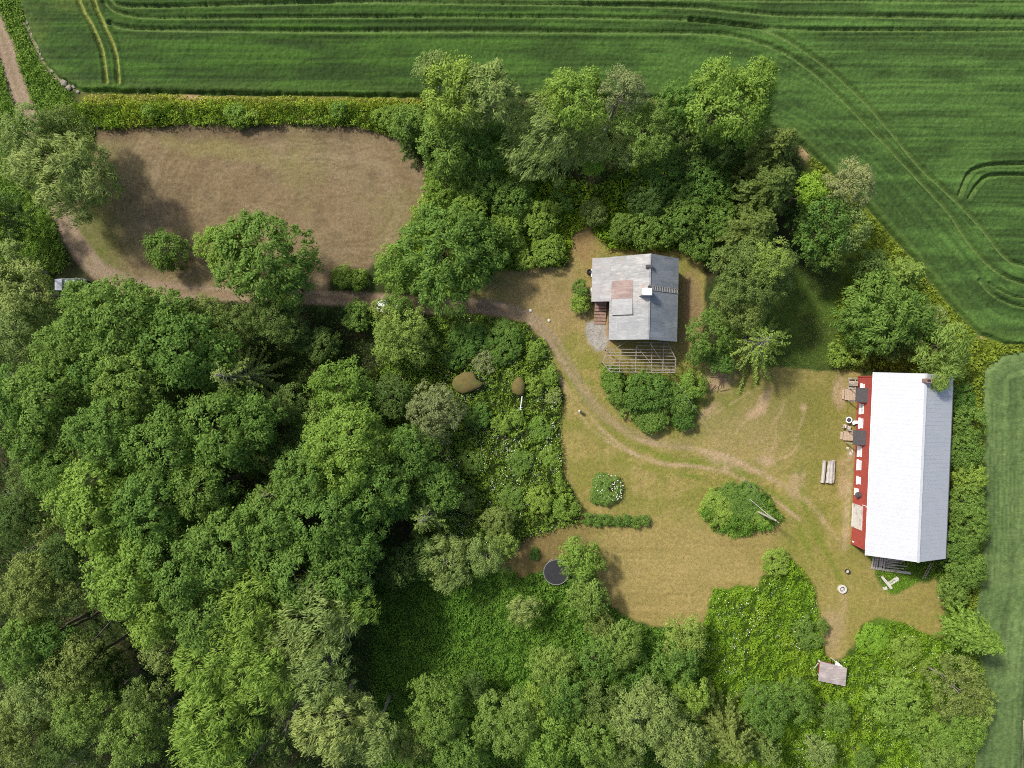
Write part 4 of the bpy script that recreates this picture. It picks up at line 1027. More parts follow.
for i in range(9): rock(849.5 + random.uniform(-2.5, 3), 452 + random.uniform(-5, 5), random.uniform(.10, .2), 'small pale stone in the heap by the barn wall below the porch', 'stones heaped by the barn wall', M_CONC)
# brush heap east of the shrub bed
G = 'dry branches in the heap'
for i in range(12):
    a = random.uniform(0, 3.1); r = random.uniform(6, 11); cx_, cy_ = 716 + random.uniform(-7, 8), 380 + random.uniform(-8, 10)
    log((cx_ - r * math.cos(a) * .6, cy_ - r * math.sin(a) * .6), (cx_ + r * math.cos(a) * .6, cy_ + r * math.sin(a) * .6), random.uniform(.03, .06), 'dry brown branch in the brush heap between shrubs and leaning spruce', M_SOIL, G, 'branch', 'branch', random.uniform(.05, .35))
# utility pole and its cable to the house
up = thing('utility_pole', 'grey wooden utility pole rising from the overgrown mound', 'pole', (*P(756.4, 511)[:2], 0))
tx, ty, _ = P(775.8, 520.4, 7.6); bx_, by_, _ = P(756.4, 511)
MB().tube([(0, 0, -.2), ((tx - bx_) * .5, (ty - by_) * .5, 3.8), (tx - bx_, ty - by_, 7.6)], [.15, .13, .11], 10).build('shaft', M_LOG, up)
MB().bar((tx - bx_ - .45, ty - by_ + .35, 7.35), (tx - bx_ + .45, ty - by_ - .35, 7.35), .09, .10).build('crossarm', M_GREYW, up)
MB().tube([(tx - bx_ - 1.4, ty - by_ + 2.0, 0), (tx - bx_ - .1, ty - by_ + .1, 6.6)], .05, 6).build('stay', M_LOG, up)
ca = Vector((tx - .3, ty + .25, 7.5)); ce = Vector((*P(650, 343.5, 5.6)[:2], 5.6)); pts = [ca.lerp(ce, t / 14) - Vector((0, 0, 4 * .5 * (t / 14) * (1 - t / 14))) for t in range(15)]
mb = MB(); mb.tube(pts, .009, 5); o = mb.build('cable', rough_mat('grey_cable', (.30, .29, .27), (.36, .35, .33), 3, .6)); tag(o, 'thin pale cable strung from the pole on the mound to the grey house', 'cable')

# ------------------------------------------------------------------ cars under the trees
def car(px_, py_, rz, label, paint):
    c = thing('parked_car', label, 'car', (*P(px_, py_, 1)[:2], 0), rz, 'cars parked under the trees')
    m, nt, b = new_mat('car_paint'); b.inputs['Base Color'].default_value = (*paint, 1); b.inputs['Roughness'].default_value = .3; b.inputs['Coat Weight'].default_value = .5
    def loft(secs):
        mb = MB(); vs = []; fs = []; n = 8
        for x, hw, z0, z1, t in secs:
            vs += [(x, -hw * .92, z0), (x, -hw, z0 + (z1 - z0) * .3), (x, -hw * .97, z0 + (z1 - z0) * .75), (x, -hw * t, z1), (x, hw * t, z1), (x, hw * .97, z0 + (z1 - z0) * .75), (x, hw, z0 + (z1 - z0) * .3), (x, hw * .92, z0)]
        for i in range(len(secs) - 1):
            for k in range(n): fs.append((i * n + k, i * n + (k + 1) % n, (i + 1) * n + (k + 1) % n, (i + 1) * n + k))
        fs.append(tuple(range(n - 1, -1, -1))); fs.append(tuple((len(secs) - 1) * n + k for k in range(n))); return mb.add(vs, fs)
    loft([(-2.2, .72, .35, .62, .85), (-2.1, .84, .25, .80, .88), (-1.4, .88, .22, .92, .88), (.6, .89, .22, .95, .9), (1.6, .88, .22, .95, .9), (2.0, .85, .28, .92, .88), (2.15, .75, .4, .8, .85)]).build('body', m, c, smooth=False)
    loft([(-1.05, .76, .93, .96, .9), (-.35, .74, .93, 1.40, .82), (1.1, .74, .93, 1.42, .82), (1.9, .74, .93, 1.0, .9)]).build('windscreen', M_GLASS, c)
    mb = MB(); mb.box(-.32, 1.12, -.60, .60, 1.425, 1.47, .015); mb.build('roof', m, c)
    for sx in (-1.35, 1.35):
        for sy in (-1, 1):
            mb = MB(); mb.tube([(sx, sy * .70, .31), (sx, sy * .905, .31)], .31, 16); wv = mb.build('wheel', M_BLACK, c)
            mb = MB(); mb.tube([(sx, sy * .90, .31), (sx, sy * .915, .31)], .19, 12); mb.build('rim', M_CONC, wv)
    for sy in (-.62, .62): MB().box(-2.19, -2.05, sy - .16, sy + .16, .60, .73, .02).build('headlight', M_GLASS, c)
car(69, 284.4, 0, 'silver car half hidden under the tree at the left edge of the track', (.34, .37, .42))  # silver paint darkened to stand for the tree shade over the car
car(392, 305.6, 0.05, 'white car almost hidden under the trees on the track', (.80, .80, .80))
tag(MB().lathe([(0, 0), (.26, .0), (.29, .4), (.26, .85), (.2, .86), (.18, .7), (0, .7)], 14).build('barrel', M_STONE, None, P(355, 281)), 'grey barrel standing in the small hedge above the track', 'barrel')
# =================================================================== TREES (photo pixel, radius px, height m, ...)
GN, GF, GS, GE, GB = 'trees between the house and the cereal field', 'trees of the wood on the left', 'trees along the bottom edge', 'trees and bushes behind the barn', 'bushes in the thicket left of the lawn'
T = tree
# --- north belt, from the brown paddock round to the barn
T(432, 66, 19, 15, 'fine', 'pale', 'slim pale feathery tree leaning over the cereal field, leftmost of the north belt', group=GN)
T(452, 92, 34, 16, 'droop', 'bright', 'tall light green tree right behind the slim pale feathery tree', group=GN)
T(486, 92, 34, 16, 'droop', 'pale', 'silvery green tall tree with bare twigs showing, above the drooping willow', group=GN)
T(410, 122, 22, 8, 'broad', 'maple', 'low green bush tree between the yellow hedge strip and tall north trees', group=GN)
conifer(412, 136, 19, 9, 'dark', 'small dark spruce at the upper right corner of the brown paddock', group=GN)
T(448, 138, 36, 11, 'droop', 'maple', 'mid green tree in front of the two tall pale trees of the belt', group=GN)
T(490, 145, 24, 9, 'droop', 'emerald', 'dark green tree in the gap left of the drooping grey willow', group=GN)
T(541, 136, 42, 13, 'willow', 'pale', 'broad drooping grey-green willow in the middle of the north belt', group=GN)
T(578, 96, 30, 16, 'droop', 'bright', 'light green tall tree right of the drooping willow', group=GN)
T(556, 92, 18, 14, 'fine', 'bright', 'thin light green tree peeping over the drooping willow', group=GN)
T(590, 136, 26, 10, 'willow', 'pale', 'small pale willow standing under the light green tall tree', group=GN)
T(593, 158, 15, 6, 'broad', 'lime', 'small vivid green tree at the foot of the pale willows', group=GN)
T(622, 88, 25, 17, 'fine', 'grey', 'greyish thin-leaved tall tree over the bare patch of the field edge', group=GN)
T(647, 126, 30, 14, 'fine', 'yellow', 'yellowish birch below the greyish thin-leaved tree', group=GN)
T(630, 150, 18, 9, 'fine', 'pale', 'small pale birch in front of the yellowish birch', group=GN)
T(683, 100, 24, 13, 'broad', 'maple', 'mid green tree tucked against the big bright maple', group=GN)
T(730, 100, 46, 17, 'broad', 'bright', 'big bright green maple at the top right of the north belt', group=GN)
T(762, 78, 20, 15, 'broad', 'bright', 'bright green side tree on the right shoulder of the big maple', group=GN)
conifer(772, 152, 32, 16, 'fir', 'olive green spruce just below the big bright maple', group=GN)
conifer(768, 190, 36, 17, 'fir', 'tall olive spruce in the middle of the olive row', group=GN, full=1.2)
conifer(752, 230, 36, 15, 'fir', 'olive spruce with shaggy layers, third down the olive row', group=GN, full=1.2)
T(758, 271, 40, 14, 'fine', 'olive', 'rounded olive pine at the lower end of the olive row', group=GN, name='pine_tree')
T(772, 262, 24, 15, 'fine', 'yellow', 'yellow-olive pine crown beside the rounded olive pine', group=GN, name='pine_tree')
T(745, 300, 32, 11, 'fine', 'olive', 'small olive pine above the leaning bare-branched spruce', group=GN, name='pine_tree')
conifer(757, 342, 54, 10, 'bright', 'sparse spruce with bare pale branches fanned out above the worn lawn', sparse=True, group=GN, full=2.6)
T(712, 332, 24, 7, 'shrub', 'emerald', 'deep green bushy tree just left of the fanned bare-branched spruce', group=GN)
T(722, 360, 14, 4, 'shrub', 'maple', 'small green bush at the foot of the fanned bare-branched spruce', 'shrub', group=GN)
T(700, 352, 12, 3.5, 'shrub', 'maple', 'small green bush between house and fanned spruce', 'shrub', group=GN)
T(812, 188, 17, 12, 'broad', 'lime', 'vivid yellow-green tree at the outer edge right of the olive row', group=GN)
T(852, 182, 25, 13, 'fine', 'grey', 'pale greyish tree reaching over the field on the right', group=GN)
T(826, 222, 32, 12, 'broad', 'maple', 'rounded mid green tree below the vivid yellow-green tree', group=GN)
T(848, 226, 24, 11, 'broad', 'pale', 'whitish green tree on the field side of the rounded mid green tree', group=GN)
T(826, 252, 18, 8, 'broad', 'maple', 'low green tree at the edge of the dim grass lane', group=GN)
conifer(906, 274, 24, 9, 'yellow', 'yellow-green spruce with arching branches at the field edge', group=GN)
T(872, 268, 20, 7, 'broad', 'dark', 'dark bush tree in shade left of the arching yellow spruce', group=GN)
T(884, 312, 38, 10, 'droop', 'maple', 'large drooping green tree in the thicket above the barn', group=GN)
T(862, 318, 24, 8, 'droop', 'emerald', 'deep green drooping tree on the lawn side above the barn', group=GN)
T(912, 318, 26, 8, 'droop', 'maple', 'green drooping tree on the field side above the barn', group=GN)
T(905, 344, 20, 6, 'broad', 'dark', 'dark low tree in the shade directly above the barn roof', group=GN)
T(840, 354, 13, 2.2, 'shrub', 'bright', 'light bush at the bottom end of the dim grass lane', 'shrub', group=GN)
T(858, 350, 14, 2.6, 'shrub', 'bright', 'light bush above the picnic table at the barn corner', 'shrub', group=GN)
T(934, 318, 14, 4, 'shrub', 'pale', 'pale bush with whitish leaves at the field edge above the barn', 'shrub', group=GN)
T(944, 352, 32, 9, 'willow', 'yellow', 'yellow-green tree drooping over the top corner of the barn roof', group=GN, wind=(.6, .5, -.3))
T(942, 382, 8, 8.9, 'willow', 'yellow', 'yellow-green spray of leaves hanging over the white barn roof', group=GN, wind=(-.4, -.8, -.2))
# --- bushes in the shady yard north of the house
for (x, y, r, h, t, lab) in ((668, 168, 28, 6, 'emerald', 'deep green bush below the yellowish birch'), (704, 182, 30, 6, 'emerald', 'wide deep green bush left of the olive row'),
    (648, 196, 24, 5, 'dark', 'dark bush beside the bare earth patch north of the house'), (686, 212, 26, 5, 'emerald', 'rounded bush in the middle of the thicket north of the house'),
    (652, 228, 22, 4, 'maple', 'green bush nearest the top right corner of the house roof'), (718, 218, 24, 5, 'maple', 'bright-tipped bush at the foot of the shaggy olive spruce'),
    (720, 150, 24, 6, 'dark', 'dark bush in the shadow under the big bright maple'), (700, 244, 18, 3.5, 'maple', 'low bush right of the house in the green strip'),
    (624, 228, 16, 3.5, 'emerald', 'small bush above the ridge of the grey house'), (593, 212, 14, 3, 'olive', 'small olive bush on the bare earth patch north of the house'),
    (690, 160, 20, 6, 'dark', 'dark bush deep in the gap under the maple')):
    T(x, y, r, h, 'shrub', t, lab, 'shrub', group='bushes north of the house')
for (x, y, r, h, t, lab) in ((446, 184, 26, 5, 'bright', 'leafy bush at the right tip of the brown paddock'), (482, 178, 26, 5.5, 'maple', 'deep green bush below the tall pale trees'),
    (470, 212, 26, 5, 'bright', 'green bush above the round tree by the track'), (512, 196, 24, 5, 'maple', 'deep green bush left of the pale willow foot'),
    (505, 232, 20, 4, 'bright', 'bush between the round tree and the yard'), (540, 218, 20, 3.5, 'bright', 'green bush above the bright weeds of the yard'),
    (548, 248, 18, 2.5, 'bright', 'low bright bush at the top edge of the yard'), (528, 256, 14, 2.2, 'bright', 'small bright bush at the yard corner by the round tree'),
    (566, 196, 16, 3, 'maple', 'small bush in the shade of the drooping willow'), (425, 210, 15, 3.5, 'bright', 'small bush on the paddock edge above the round tree')):
    T(x, y, r, h, 'shrub', t, lab, 'shrub', group='bushes right of the paddock')
# --- trees along the track
T(442, 254, 54, 10, 'droop', 'maple', 'large round mid green tree between the paddock and the track', group='trees along the track')
T(478, 246, 30, 8, 'broad', 'emerald', 'deeper green tree joined to the right side of the large round tree', group='trees along the track')
T(396, 268, 26, 7, 'broad', 'bright', 'light green tree joined to the left side of the large round tree', group='trees along the track')
T(402, 338, 34, 8, 'fine', 'yellow', 'yellow-green tree just below the track bend', group='trees along the track')
T(396, 303, 15, 6.5, 'fine', 'maple', 'small green tree right over the hidden white car', group='trees along the track')
T(389, 313, 23, 6, 'fine', 'yellow', 'small yellow-green tree over the hidden white car', group='trees along the track')
T(356, 316, 16, 4, 'shrub', 'maple', 'small green bush on the lower verge of the track', 'shrub', group='trees along the track')
T(258, 256, 50, 13, 'droop', 'maple', 'lone broad green tree on the lower edge of the brown paddock', group='trees along the track')
T(222, 248, 28, 11, 'broad', 'bright', 'light green left half of the lone tree group on the paddock', group='trees along the track')
T(284, 282, 26, 10, 'droop', 'maple', 'lower right tree of the lone group on the paddock', group='trees along the track')
T(76, 297, 18, 12, 'broad', 'maple', 'small maple top partly covering the silver car', group=GF)
T(164, 248, 22, 5, 'broad', 'maple', 'small round tree standing alone left of the lone broad tree', group='trees along the track')
T(343, 276, 13, 1.9, 'shrub', 'bright', 'clipped low hedge on the paddock edge by the grey barrel', 'hedge', 'hedge', group='trees along the track')
T(356, 279, 11, 1.8, 'shrub', 'bright', 'right end of the clipped low hedge on the paddock edge', 'hedge', 'hedge', group='trees along the track')
for x, y, r in ((148, 112, 9), (236, 115, 13), (252, 118, 9), (338, 111, 10), (386, 118, 13)):
    T(x, y, r, 2.0, 'shrub', 'bright', 'bushy clump standing up from the bright hedge strip above the brown paddock', 'shrub', group='bushy clumps in the hedge strip')
T(58, 170, 47, 13, 'willow', 'pale', 'big pale willow at the left end of the brown paddock', group='trees at the left edge', wind=(-.7, .2, -.3), dens=1.5)
T(26, 138, 36, 12, 'fine', 'pale', 'pale round-topped tree over the dirt track at the upper left', group='trees at the left edge')
T(60, 128, 26, 9, 'fine', 'olive', 'olive tree between the big pale willow and the hedge strip', group='trees at the left edge')
T(22, 288, 31, 12, 'broad', 'pale', 'whitish green tree at the left edge above the silver car', group='trees at the left edge')
T(2, 262, 22, 11, 'broad', 'pale', 'pale tree cut by the left edge beside the whitish green tree', group='trees at the left edge')
T(18, 328, 32, 11, 'fine', 'pale', 'pale olive fine-leaved tree below the whitish green tree', group='trees at the left edge')
T(-6, 215, 30, 9, 'fine', 'dark', 'dark tree at the left edge beside the track bend', group='trees at the left edge')
# --- the wood: broad maples
WOOD = [(112, 326, 52, 17, 'maple', 'large maple of the wood reaching the track below the silver car'), (64, 350, 30, 15, 'maple', 'left shoulder maple below the silver car'), (160, 322, 34, 14, 'maple', 'maple at the top right shoulder of the large track maple'),
 (178, 352, 46, 17, 'emerald', 'deep green maple at the upper right of the wood'), (128, 384, 36, 17, 'maple', 'rounded maple left of the fanned conifer in the wood'), (92, 376, 26, 15, 'maple', 'small rounded maple below the large track maple'),
 (44, 402, 44, 17, 'maple', 'broad maple near the left edge, right of the pale olive tree'), (10, 400, 34, 16, 'emerald', 'deep green maple on the left edge of the photo'), (28, 440, 30, 15, 'maple', 'maple below the broad left-edge maple'),
 (104, 436, 40, 18, 'maple', 'round maple in the left middle of the wood'), (160, 446, 44, 18, 'maple', 'round maple in the middle of the wood'), (218, 432, 46, 17, 'emerald', 'spreading deep green maple below the fanned conifer'), (252, 420, 28, 15, 'maple', 'right arm of the spreading deep green maple'),
 (90, 506, 46, 19, 'bright', 'light green maple bulging into the dark gap on the left'), (148, 512, 44, 19, 'maple', 'maple beside the light green bulging maple'), (196, 490, 34, 17, 'emerald', 'dark maple in the middle of the wood below the spreading maple'), (52, 476, 26, 15, 'maple', 'small maple on the dark left side of the wood'),
 (125, 578, 44, 19, 'bright', 'light green maple above the dark clearing of thin trunks'), (178, 566, 42, 19, 'maple', 'rounded maple right of the light green clearing maple'), (226, 548, 44, 18, 'maple', 'rounded maple in the lower middle of the wood'), (270, 528, 40, 17, 'maple', 'maple left of the tall yellowish conifer tip'),
 (345, 452, 48, 16, 'bright', 'bright maple on the right flank of the wood'), (302, 480, 36, 16, 'maple', 'maple left of the bright flank maple'), (370, 490, 36, 14, 'maple', 'maple just above the bare-branched spruce in the meadow corner'), (318, 520, 46, 17, 'maple', 'wide maple at the right side of the wood'),
 (410, 452, 28, 11, 'emerald', 'deep green tree right of the bright flank maple'), (436, 488, 28, 9, 'maple', 'mid green tree above the pale bush of the south meadow'), (358, 540, 32, 14, 'emerald', 'deep green maple on the meadow side of the wood'), (392, 500, 22, 10, 'emerald', 'green tree beside the bare-branched spruce'),
 (150, 612, 34, 18, 'bright', 'light green maple hanging over the thin leaning trunks'), (196, 618, 36, 18, 'maple', 'maple below the rounded clearing maple'), (290, 572, 44, 17, 'maple', 'maple with dense crown in the lower wood'), (338, 582, 34, 15, 'maple', 'maple at the meadow corner of the wood')]
for a in WOOD: T(*a[:4], 'broad', a[4], a[5], group=GF)
for a in ((248, 610, 42, 18, 'bright', 'wind-combed light tree in the lower wood'), (312, 622, 44, 17, 'pale', 'pale wind-combed willow beside the south meadow'), (352, 606, 26, 14, 'bright', 'small wind-combed willow on the meadow edge'),
          (206, 668, 40, 18, 'bright', 'light wind-combed tree right of the dark clearing'), (262, 672, 40, 18, 'bright', 'light wind-combed willow in the lower wood'), (320, 676, 36, 17, 'pale', 'pale wind-combed willow above the bare twigs'),
          (212, 736, 48, 18, 'bright', 'yellow-green combed willow on the bottom edge'), (330, 726, 44, 17, 'pale', 'pale combed willow on the bottom edge right of the bare twigs'), (372, 742, 28, 15, 'pale', 'pale willow at the bottom edge beside the dark meadow corner'), (286, 640, 28, 16, 'pale', 'pale combed willow between two light ones in the wood')):
    T(*a[:4], 'willow', a[4], a[5], group=GF)
T(278, 732, 26, 14, 'fine', 'olive', 'thin olive tree with bare brown twigs at the bottom edge', group=GF, dens=.35, bark=BARKG)
conifer(238, 376, 44, 16, 'yellow', 'olive conifer with fanned bare branches at the top right of the wood', sparse=True, group=GF, full=1.6)
conifer(275, 492, 30, 15, 'yellow', 'yellowish conifer tip poking up in the middle of the wood', sparse=True, group=GF, full=1.5)
conifer(426, 514, 38, 11, 'yellow', 'bare-branched spruce with yellow-green tips at the meadow corner', sparse=True, group=GF, full=1.5)
T(270, 318, 30, 9, 'fine', 'olive', 'dull olive tree in the shade below the lone paddock tree', group=GF)
T(232, 326, 24, 9, 'fine', 'olive', 'dull olive tree beside the deep green upper maple', group=GF)
T(206, 318, 22, 9, 'fine', 'olive', 'dull olive tree on the lower verge left of the lone paddock tree', group=GF)
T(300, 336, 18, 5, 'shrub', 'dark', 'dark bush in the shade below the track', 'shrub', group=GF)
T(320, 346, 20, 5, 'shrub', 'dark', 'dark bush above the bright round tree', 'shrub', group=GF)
T(338, 388, 32, 9, 'broad', 'bright', 'bright round tree on its own above the wood', group=GF)
T(362, 398, 20, 7, 'broad', 'emerald', 'deep green tree at the right of the bright round tree', group=GF)
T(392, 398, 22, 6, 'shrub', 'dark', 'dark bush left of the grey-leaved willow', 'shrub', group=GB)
T(434, 414, 31, 8, 'fine', 'grey', 'grey-leaved round willow beside the mossy huts', group=GB)
T(312, 420, 18, 8, 'fine', 'yellow', 'yellowish thin tree below the bright round tree', group=GF)
T(288, 404, 24, 9, 'fine', 'olive', 'dull olive tree in the dark gap right of the fanned conifer', group=GF)
T(296, 446, 20, 8, 'fine', 'dark', 'dark tree in the gap below the dull olive one', group=GF)
T(262, 460, 24, 10, 'fine', 'olive', 'olive tree in the shady gap beside the spreading maple', group=GF)
T(446, 564, 29, 8, 'willow', 'pale', 'pale drooping bush tree at the top of the south meadow', group=GF)
T(420, 556, 22, 7, 'broad', 'dark', 'dark tree behind the pale drooping bush tree', group=GF)
T(396, 570, 20, 8, 'broad', 'dark', 'dark tree on the shaded meadow corner under the wood', group=GF)
T(484, 556, 21, 9, 'fine', 'pale', 'pale slim birch pair left of the brown earth patch', group=GF)
T(504, 548, 16, 7, 'fine', 'yellow', 'yellowish slim birch at the edge of the brown earth patch', group=GF)
T(498, 524, 17, 5, 'shrub', 'olive', 'dull olive bush above the slim birches', 'shrub', group=GB)
T(524, 611, 17, 6, 'willow', 'pale', 'small silvery willow alone in the south meadow', group=GF)
# --- dark clearing at bottom left: thin tall trees with high crowns
for (x, y, r, h, k, t, lab) in ((30, 586, 34, 16, 'fine', 'olive', 'olive thin tree at the left edge of the dark clearing'), (62, 560, 24, 14, 'fine', 'dark', 'dull green thin tree at the top of the dark clearing'), (56, 598, 22, 14, 'fine', 'pale', 'pale thin tree between dark clearing and light maple'),
    (18, 652, 30, 17, 'broad', 'emerald', 'bright emerald tree on the left edge beside the dark clearing'), (46, 642, 20, 15, 'broad', 'emerald', 'small emerald tree right of the left-edge emerald tree'), (72, 672, 30, 16, 'fine', 'olive', 'thin olive tree in the middle of the dark clearing'),
    (38, 694, 30, 16, 'fine', 'pale', 'pale thin tree in the lower dark clearing'), (82, 712, 28, 16, 'fine', 'yellow', 'yellow-green thin tree at the bottom of the dark clearing'), (18, 735, 36, 15, 'fine', 'olive', 'olive thin tree in the bottom left corner'),
    (130, 735, 32, 16, 'fine', 'yellow', 'yellow-green tree beside the leaning bare trunk'), (142, 706, 24, 15, 'fine', 'olive', 'olive tree above the leaning bare trunk'), (158, 656, 18, 14, 'fine', 'pale', 'pale thin tree under the light hanging maple'),
    (100, 668, 20, 9, 'fine', 'dark', 'dark low tree on the floor of the clearing'), (120, 690, 18, 8, 'fine', 'dark', 'dark small tree beside the brown clearing floor'), (34, 470, 26, 12, 'fine', 'olive', 'yellowish olive tree at the left edge of the wood'),
    (14, 520, 26, 12, 'fine', 'dark', 'dull dark tree on the left edge above the clearing'), (40, 532, 18, 10, 'fine', 'pale', 'grey-green small tree at the left edge of the wood'), (60, 748, 24, 14, 'fine', 'dark', 'dark tree on the bottom edge left of the yellow-green trees')):
    T(x, y, r * 1.12, h, k, t, lab, group='thin trees of the dark clearing', dens=1.0)
def snag(a, b, h, r, label):
    """bare leaning trunk from ground pixel a to tip pixel b"""
    x0, y0, _ = P(*a); x1, y1, _ = P(*b, h); root = thing('bare_tree', label, 'tree', (x0, y0, 0), group='bare thin trunks')
    mb = MB(); tip = Vector((x1 - x0, y1 - y0, h)); mb.tube([(0, 0, -.2), tip * .5, tip], [r, r * .7, r * .25], 7); mb.build('trunk', BARKG, root, smooth=True)
    rng = np.random.RandomState(int(a[0]))
    for i in range(9):
        f = rng.uniform(.45, .98); p = tip * f; an = rng.uniform(0, 6.28); l = rng.uniform(.7, 1.8) * (1.25 - f)
        q = p + Vector((math.cos(an) * l, math.sin(an) * l, l * .3)); MB().tube([p, p.lerp(q, .5) + Vector((0, 0, .1)), q], [.035, .025, .01], 5).build('branch', BARKG, root)
snag((116, 616), (68, 668), 11, .13, 'long pale bare trunk slanting across the dark clearing')
snag((50, 484), (0, 496), 9, .15, 'dark bare trunk near the left edge beside the yellowish olive tree')
snag((48, 541), (12, 556), 9, .10, 'thin pale bare trunk at the left edge above the clearing')
snag((146, 662), (122, 686), 9, .09, 'thin bare trunk standing above the clearing floor')
snag((192, 690), (152, 728), 11, .13, 'bare brown trunk with twigs slanting out of the light willow')
snag((92, 742), (62, 772), 9, .09, 'thin bare trunk on the bottom edge in the dark clearing')
snag((60, 742), (18, 764), 9, .13, 'bare grey trunk in the bottom left corner')
snag((284, 716), (250, 764), 11, .12, 'brown bare tree with twigs at the bottom edge of the wood')
snag((44, 378), (2, 376), 8, .12, 'dark bare trunk beside brown earth at the left edge')
# --- beside trampoline and along the bottom
T(581, 560, 22, 6.2, 'droop', 'bright', 'green willow bush overhanging the trampoline', group=GS)
T(587, 600, 21, 6.5, 'droop', 'yellow', 'paler willow bush just below the trampoline', group=GS)
T(582, 582, 13, 4.5, 'shrub', 'maple', 'small bush between the two trampoline willows', 'shrub', group=GS)
for (x, y, r, h, k, t, lab) in ((620, 646, 24, 8, 'fine', 'yellow', 'yellowish birch at the lower left corner of the lawn'), (596, 664, 28, 8, 'broad', 'maple', 'mid green tree left of the lawn-corner birch'), (638, 676, 19, 6, 'broad', 'emerald', 'small deep green tree under the lawn-corner birch'),
    (688, 640, 24, 8, 'fine', 'yellow', 'yellow-green tree at the middle of the lower lawn edge'), (676, 664, 24, 9, 'broad', 'maple', 'green tree joined below the yellow-green lawn-edge tree'), (694, 694, 19, 8, 'broad', 'bright', 'light green tree at the lower tip of the lawn-edge clump'),
    (602, 628, 17, 5, 'fine', 'olive', 'small olive tree between the paler willow bush and birch'), (552, 674, 28, 9, 'fine', 'yellow', 'yellow-olive birch in the meadow below the silvery willow'), (566, 700, 26, 10, 'broad', 'emerald', 'deep green tree below the yellow-olive birch'),
    (600, 704, 26, 10, 'fine', 'olive', 'olive tree in the middle of the bottom clump'), (648, 722, 36, 13, 'fine', 'pale', 'pale fine-leaved tree at the bottom centre'), (508, 726, 36, 12, 'fine', 'yellow', 'yellow-green feathery tree at the bottom, left of centre'),
    (434, 716, 36, 12, 'fine', 'maple', 'green fine-leaved tree at the bottom beside the dark wood shade'), (462, 748, 28, 10, 'broad', 'maple', 'tree on the bottom edge between two fine-leaved ones'), (412, 744, 24, 10, 'fine', 'olive', 'olive tree on the bottom edge beside the wood'),
    (548, 742, 28, 11, 'broad', 'bright', 'light green tree on the bottom edge right of the yellow-green one'), (596, 746, 28, 11, 'broad', 'maple', 'mid green tree on the bottom edge near the centre'), (680, 748, 30, 12, 'fine', 'pale', 'pale birch on the bottom edge right of centre'), (626, 760, 22, 10, 'fine', 'olive', 'olive tree cut by the bottom edge near the centre'),
    (474, 690, 18, 7, 'fine', 'dark', 'dark small tree above the yellow-green fine-leaved tree'), (536, 706, 20, 9, 'broad', 'bright', 'light green small tree left of the deep green tree'),
    (770, 710, 28, 9, 'fine', 'maple', 'mid green tree in the meadow left of the shed'), (796, 702, 22, 8, 'fine', 'emerald', 'deep green tree just below left of the shed'), (836, 716, 17, 6, 'fine', 'maple', 'loose green tree below the shed'), (822, 754, 18, 7, 'fine', 'pale', 'pale tree on the bottom edge below the shed'),
    (864, 760, 13, 5, 'fine', 'emerald', 'deep green tree on the bottom edge right of the shed'), (900, 704, 32, 6, 'broad', 'bright', 'wide green tree in the meadow right of the shed'), (928, 734, 22, 6, 'broad', 'bright', 'green tree below right of the wide meadow tree')):
    T(x, y, r, h, k, t, lab, group=GS)
conifer(730, 738, 40, 12, 'olive', 'broad olive spruce on the bottom edge left of the shed', group=GS)
conifer(764, 746, 26, 10, 'olive', 'narrow olive spruce beside the broad bottom-edge spruce', group=GS)
# --- behind the barn
for (x, y, r, h, t, lab) in ((962, 400, 16, 4, 'emerald', 'dark bush behind the top end of the barn'), (970, 424, 20, 5, 'maple', 'bush second from the top behind the barn'), (966, 452, 20, 5, 'maple', 'leafy bush behind the upper middle of the barn'), (972, 478, 18, 5, 'bright', 'light bush behind the middle of the barn'),
    (966, 502, 22, 5, 'maple', 'wide bush behind the lower middle of the barn'), (974, 524, 19, 5.5, 'maple', 'bush reaching the young crop behind the barn'), (960, 546, 19, 5, 'maple', 'bush behind the bottom corner of the barn'), (968, 570, 19, 5, 'maple', 'bush just below the barn corner on the field edge'), (955, 592, 16, 4, 'maple', 'bush between the lawn corner and the shaggy spruce')):
    T(x, y, r, h, 'shrub', t, lab, 'shrub', group=GE)
conifer(974, 635, 25, 12, 'bright', 'shaggy bright spruce leaning over the young crop below the barn', group=GE, full=1.5, lo=.3)
T(962, 690, 32, 10, 'fine', 'olive', 'olive pine with pale bare trunk under the shaggy spruce', group=GE, name='pine_tree', bark=BARKG)
T(984, 706, 18, 9, 'fine', 'yellow', 'yellowish pine leaning over the young crop', group=GE, name='pine_tree')
T(964, 730, 26, 9, 'fine', 'bright', 'light green tree at the bottom right field edge', group=GE)
T(950, 758, 26, 8, 'fine', 'yellow', 'yellow-green tree in the bottom right corner by the crop', group=GE)
